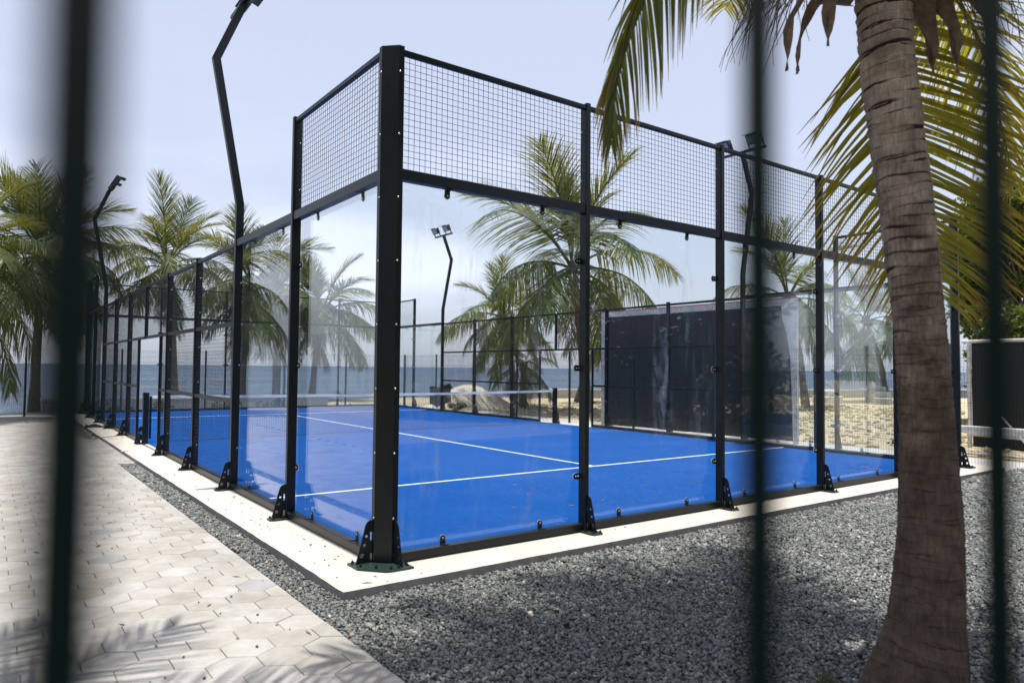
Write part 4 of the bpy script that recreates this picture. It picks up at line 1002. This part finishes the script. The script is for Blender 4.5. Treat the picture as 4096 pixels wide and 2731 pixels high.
MB().add([(-.14, -.1, 2.7), (-.10, .1, 2.7), (-.10, .1, 3.75), (-.14, -.1, 3.75), (-.19, -.1, 2.7), (-.15, .1, 2.7), (-.11, .1, 3.75), (-.17, -.1, 3.75)], [(0, 1, 2, 3), (7, 6, 5, 4), (0, 4, 5, 1), (1, 5, 6, 2), (2, 6, 7, 3), (3, 7, 4, 0)]).build('plank', M['husk'], T)
T = thing('boundary_wall', 'whitewashed wall glimpsed under the trees at the right', 'wall', (26.9, 5.1, -.09), -R_(75)); MB().box(0, 11, 0, .2, 0, 1.15).build('wall', M['whitepaint'], T); MB().box(-.02, 11.02, -.03, .23, 1.15, 1.22).build('cap', M['path'], T)
# crumpled dark cloth on the slab
mb = MB(); g = random.Random(4); n, m = 22, 7; vs = []
for i in range(n):
    for k in range(m):
        t = i/(n-1); vs.append((-.20+.62*t+g.uniform(-.01, .01), -.12+.04*k+.03*math.sin(t*9)+g.uniform(-.008, .008), max(.003, (.10*math.sin(math.pi*k/(m-1))*(1-.75*t)*(.75+.35*math.sin(t*14+k)))+.003)))
mb.add(vs, [(i*m+k, (i+1)*m+k, (i+1)*m+k+1, i*m+k+1) for i in range(n-1) for k in range(m-1)])
tag(mb.build('crumpled_cloth', M['black'], None, (-.28, 14.6, 0), smooth=True), 'crumpled black cloth lying on the slab beside the far posts', 'cloth')
tag(MB().tube([(-.72, 11.4, -.03), (-.5, 11.7, .01), (-.25, 11.9, .012), (-.1, 12.0, .01)], .006, 5).build('twig', M['husk'], None), 'thin dry twig lying from the gravel onto the slab by the gate', 'twig')
tag(MB().box(-.13, .13, -.012, .012, 0, .012, .002).build('white_strip', M['white'], None, (-.38, 9.0, .001), (0, 0, .5)), 'short white plastic strip on the slab near the gate', 'plastic strip')
# tuft of grass by the near palm's foot
mb = MB(); g = random.Random(6)
for i in range(46):
    a = g.uniform(0, 6.28); L_ = g.uniform(.05, .13); b0 = Vector((g.uniform(-.05, .05), g.uniform(-.05, .05), 0)); d = Vector((math.cos(a), math.sin(a), 0)); s = Vector((-d.y, d.x, 0))*.003
    q = [b0, b0+d*L_*.25+Vector((0, 0, L_*.6)), b0+d*L_*.6+Vector((0, 0, L_*.85))]
    mb.add([q[0]-s, q[0]+s, q[1]+s, q[1]-s, q[2]], [(0, 1, 2, 3), (3, 2, 4)], [.2]*5)
tag(mb.build('grass_tuft', M['shrub'], None, (.93, -2.98, -.065), attr='tip'), 'small green grass tuft in the gravel beside the near palm foot', 'grass')

# unseen wood added behind the viewer so the glass mirrors something dark
g_ = np.random.default_rng(99); cs = []
for i in range(170):
    a = R_(-205+200*i/170); rr_ = g_.uniform(15, 20)
    cs.append((CAM.x+rr_*math.cos(a), CAM.y+rr_*math.sin(a), g_.uniform(.2, 5.5), g_.uniform(1.5, 2.6)))
tag(link('unseen_woodland', leaf_mesh('unseen_woodland', cs, 190000, .30, g_, M['darkleaf'])), kind='stuff')

# dry leaf bits and sand crumbs on court, slab and pavers
mb = MB(); g = random.Random(17)
for i in range(150):
    if i < 90: x, y, z = g.uniform(.3, 9.5), .2+abs(g.gauss(0, 2.2)), .0235
    elif i < 120: x, y, z = g.uniform(-.42, -.05), g.uniform(-.3, 12), .002
    else: x, y, z = g.uniform(-2.2, -.8), g.uniform(-2, 6), -.043
    a = g.uniform(0, 6.28); L_ = g.uniform(.012, .05); w_ = L_*g.uniform(.12, .3); d = Vector((math.cos(a), math.sin(a), 0)); n_ = Vector((-d.y, d.x, 0))*w_; P = Vector((x, y, z))
    mb.add([P-d*L_, P+n_+Vector((0, 0, .004)), P+d*L_, P-n_], [(0, 1, 2, 3)], [g.uniform(.3, 1.0)]*4)
tag(mb.build('leaf_litter', M['fronddry'], attr='tip'), kind='stuff')
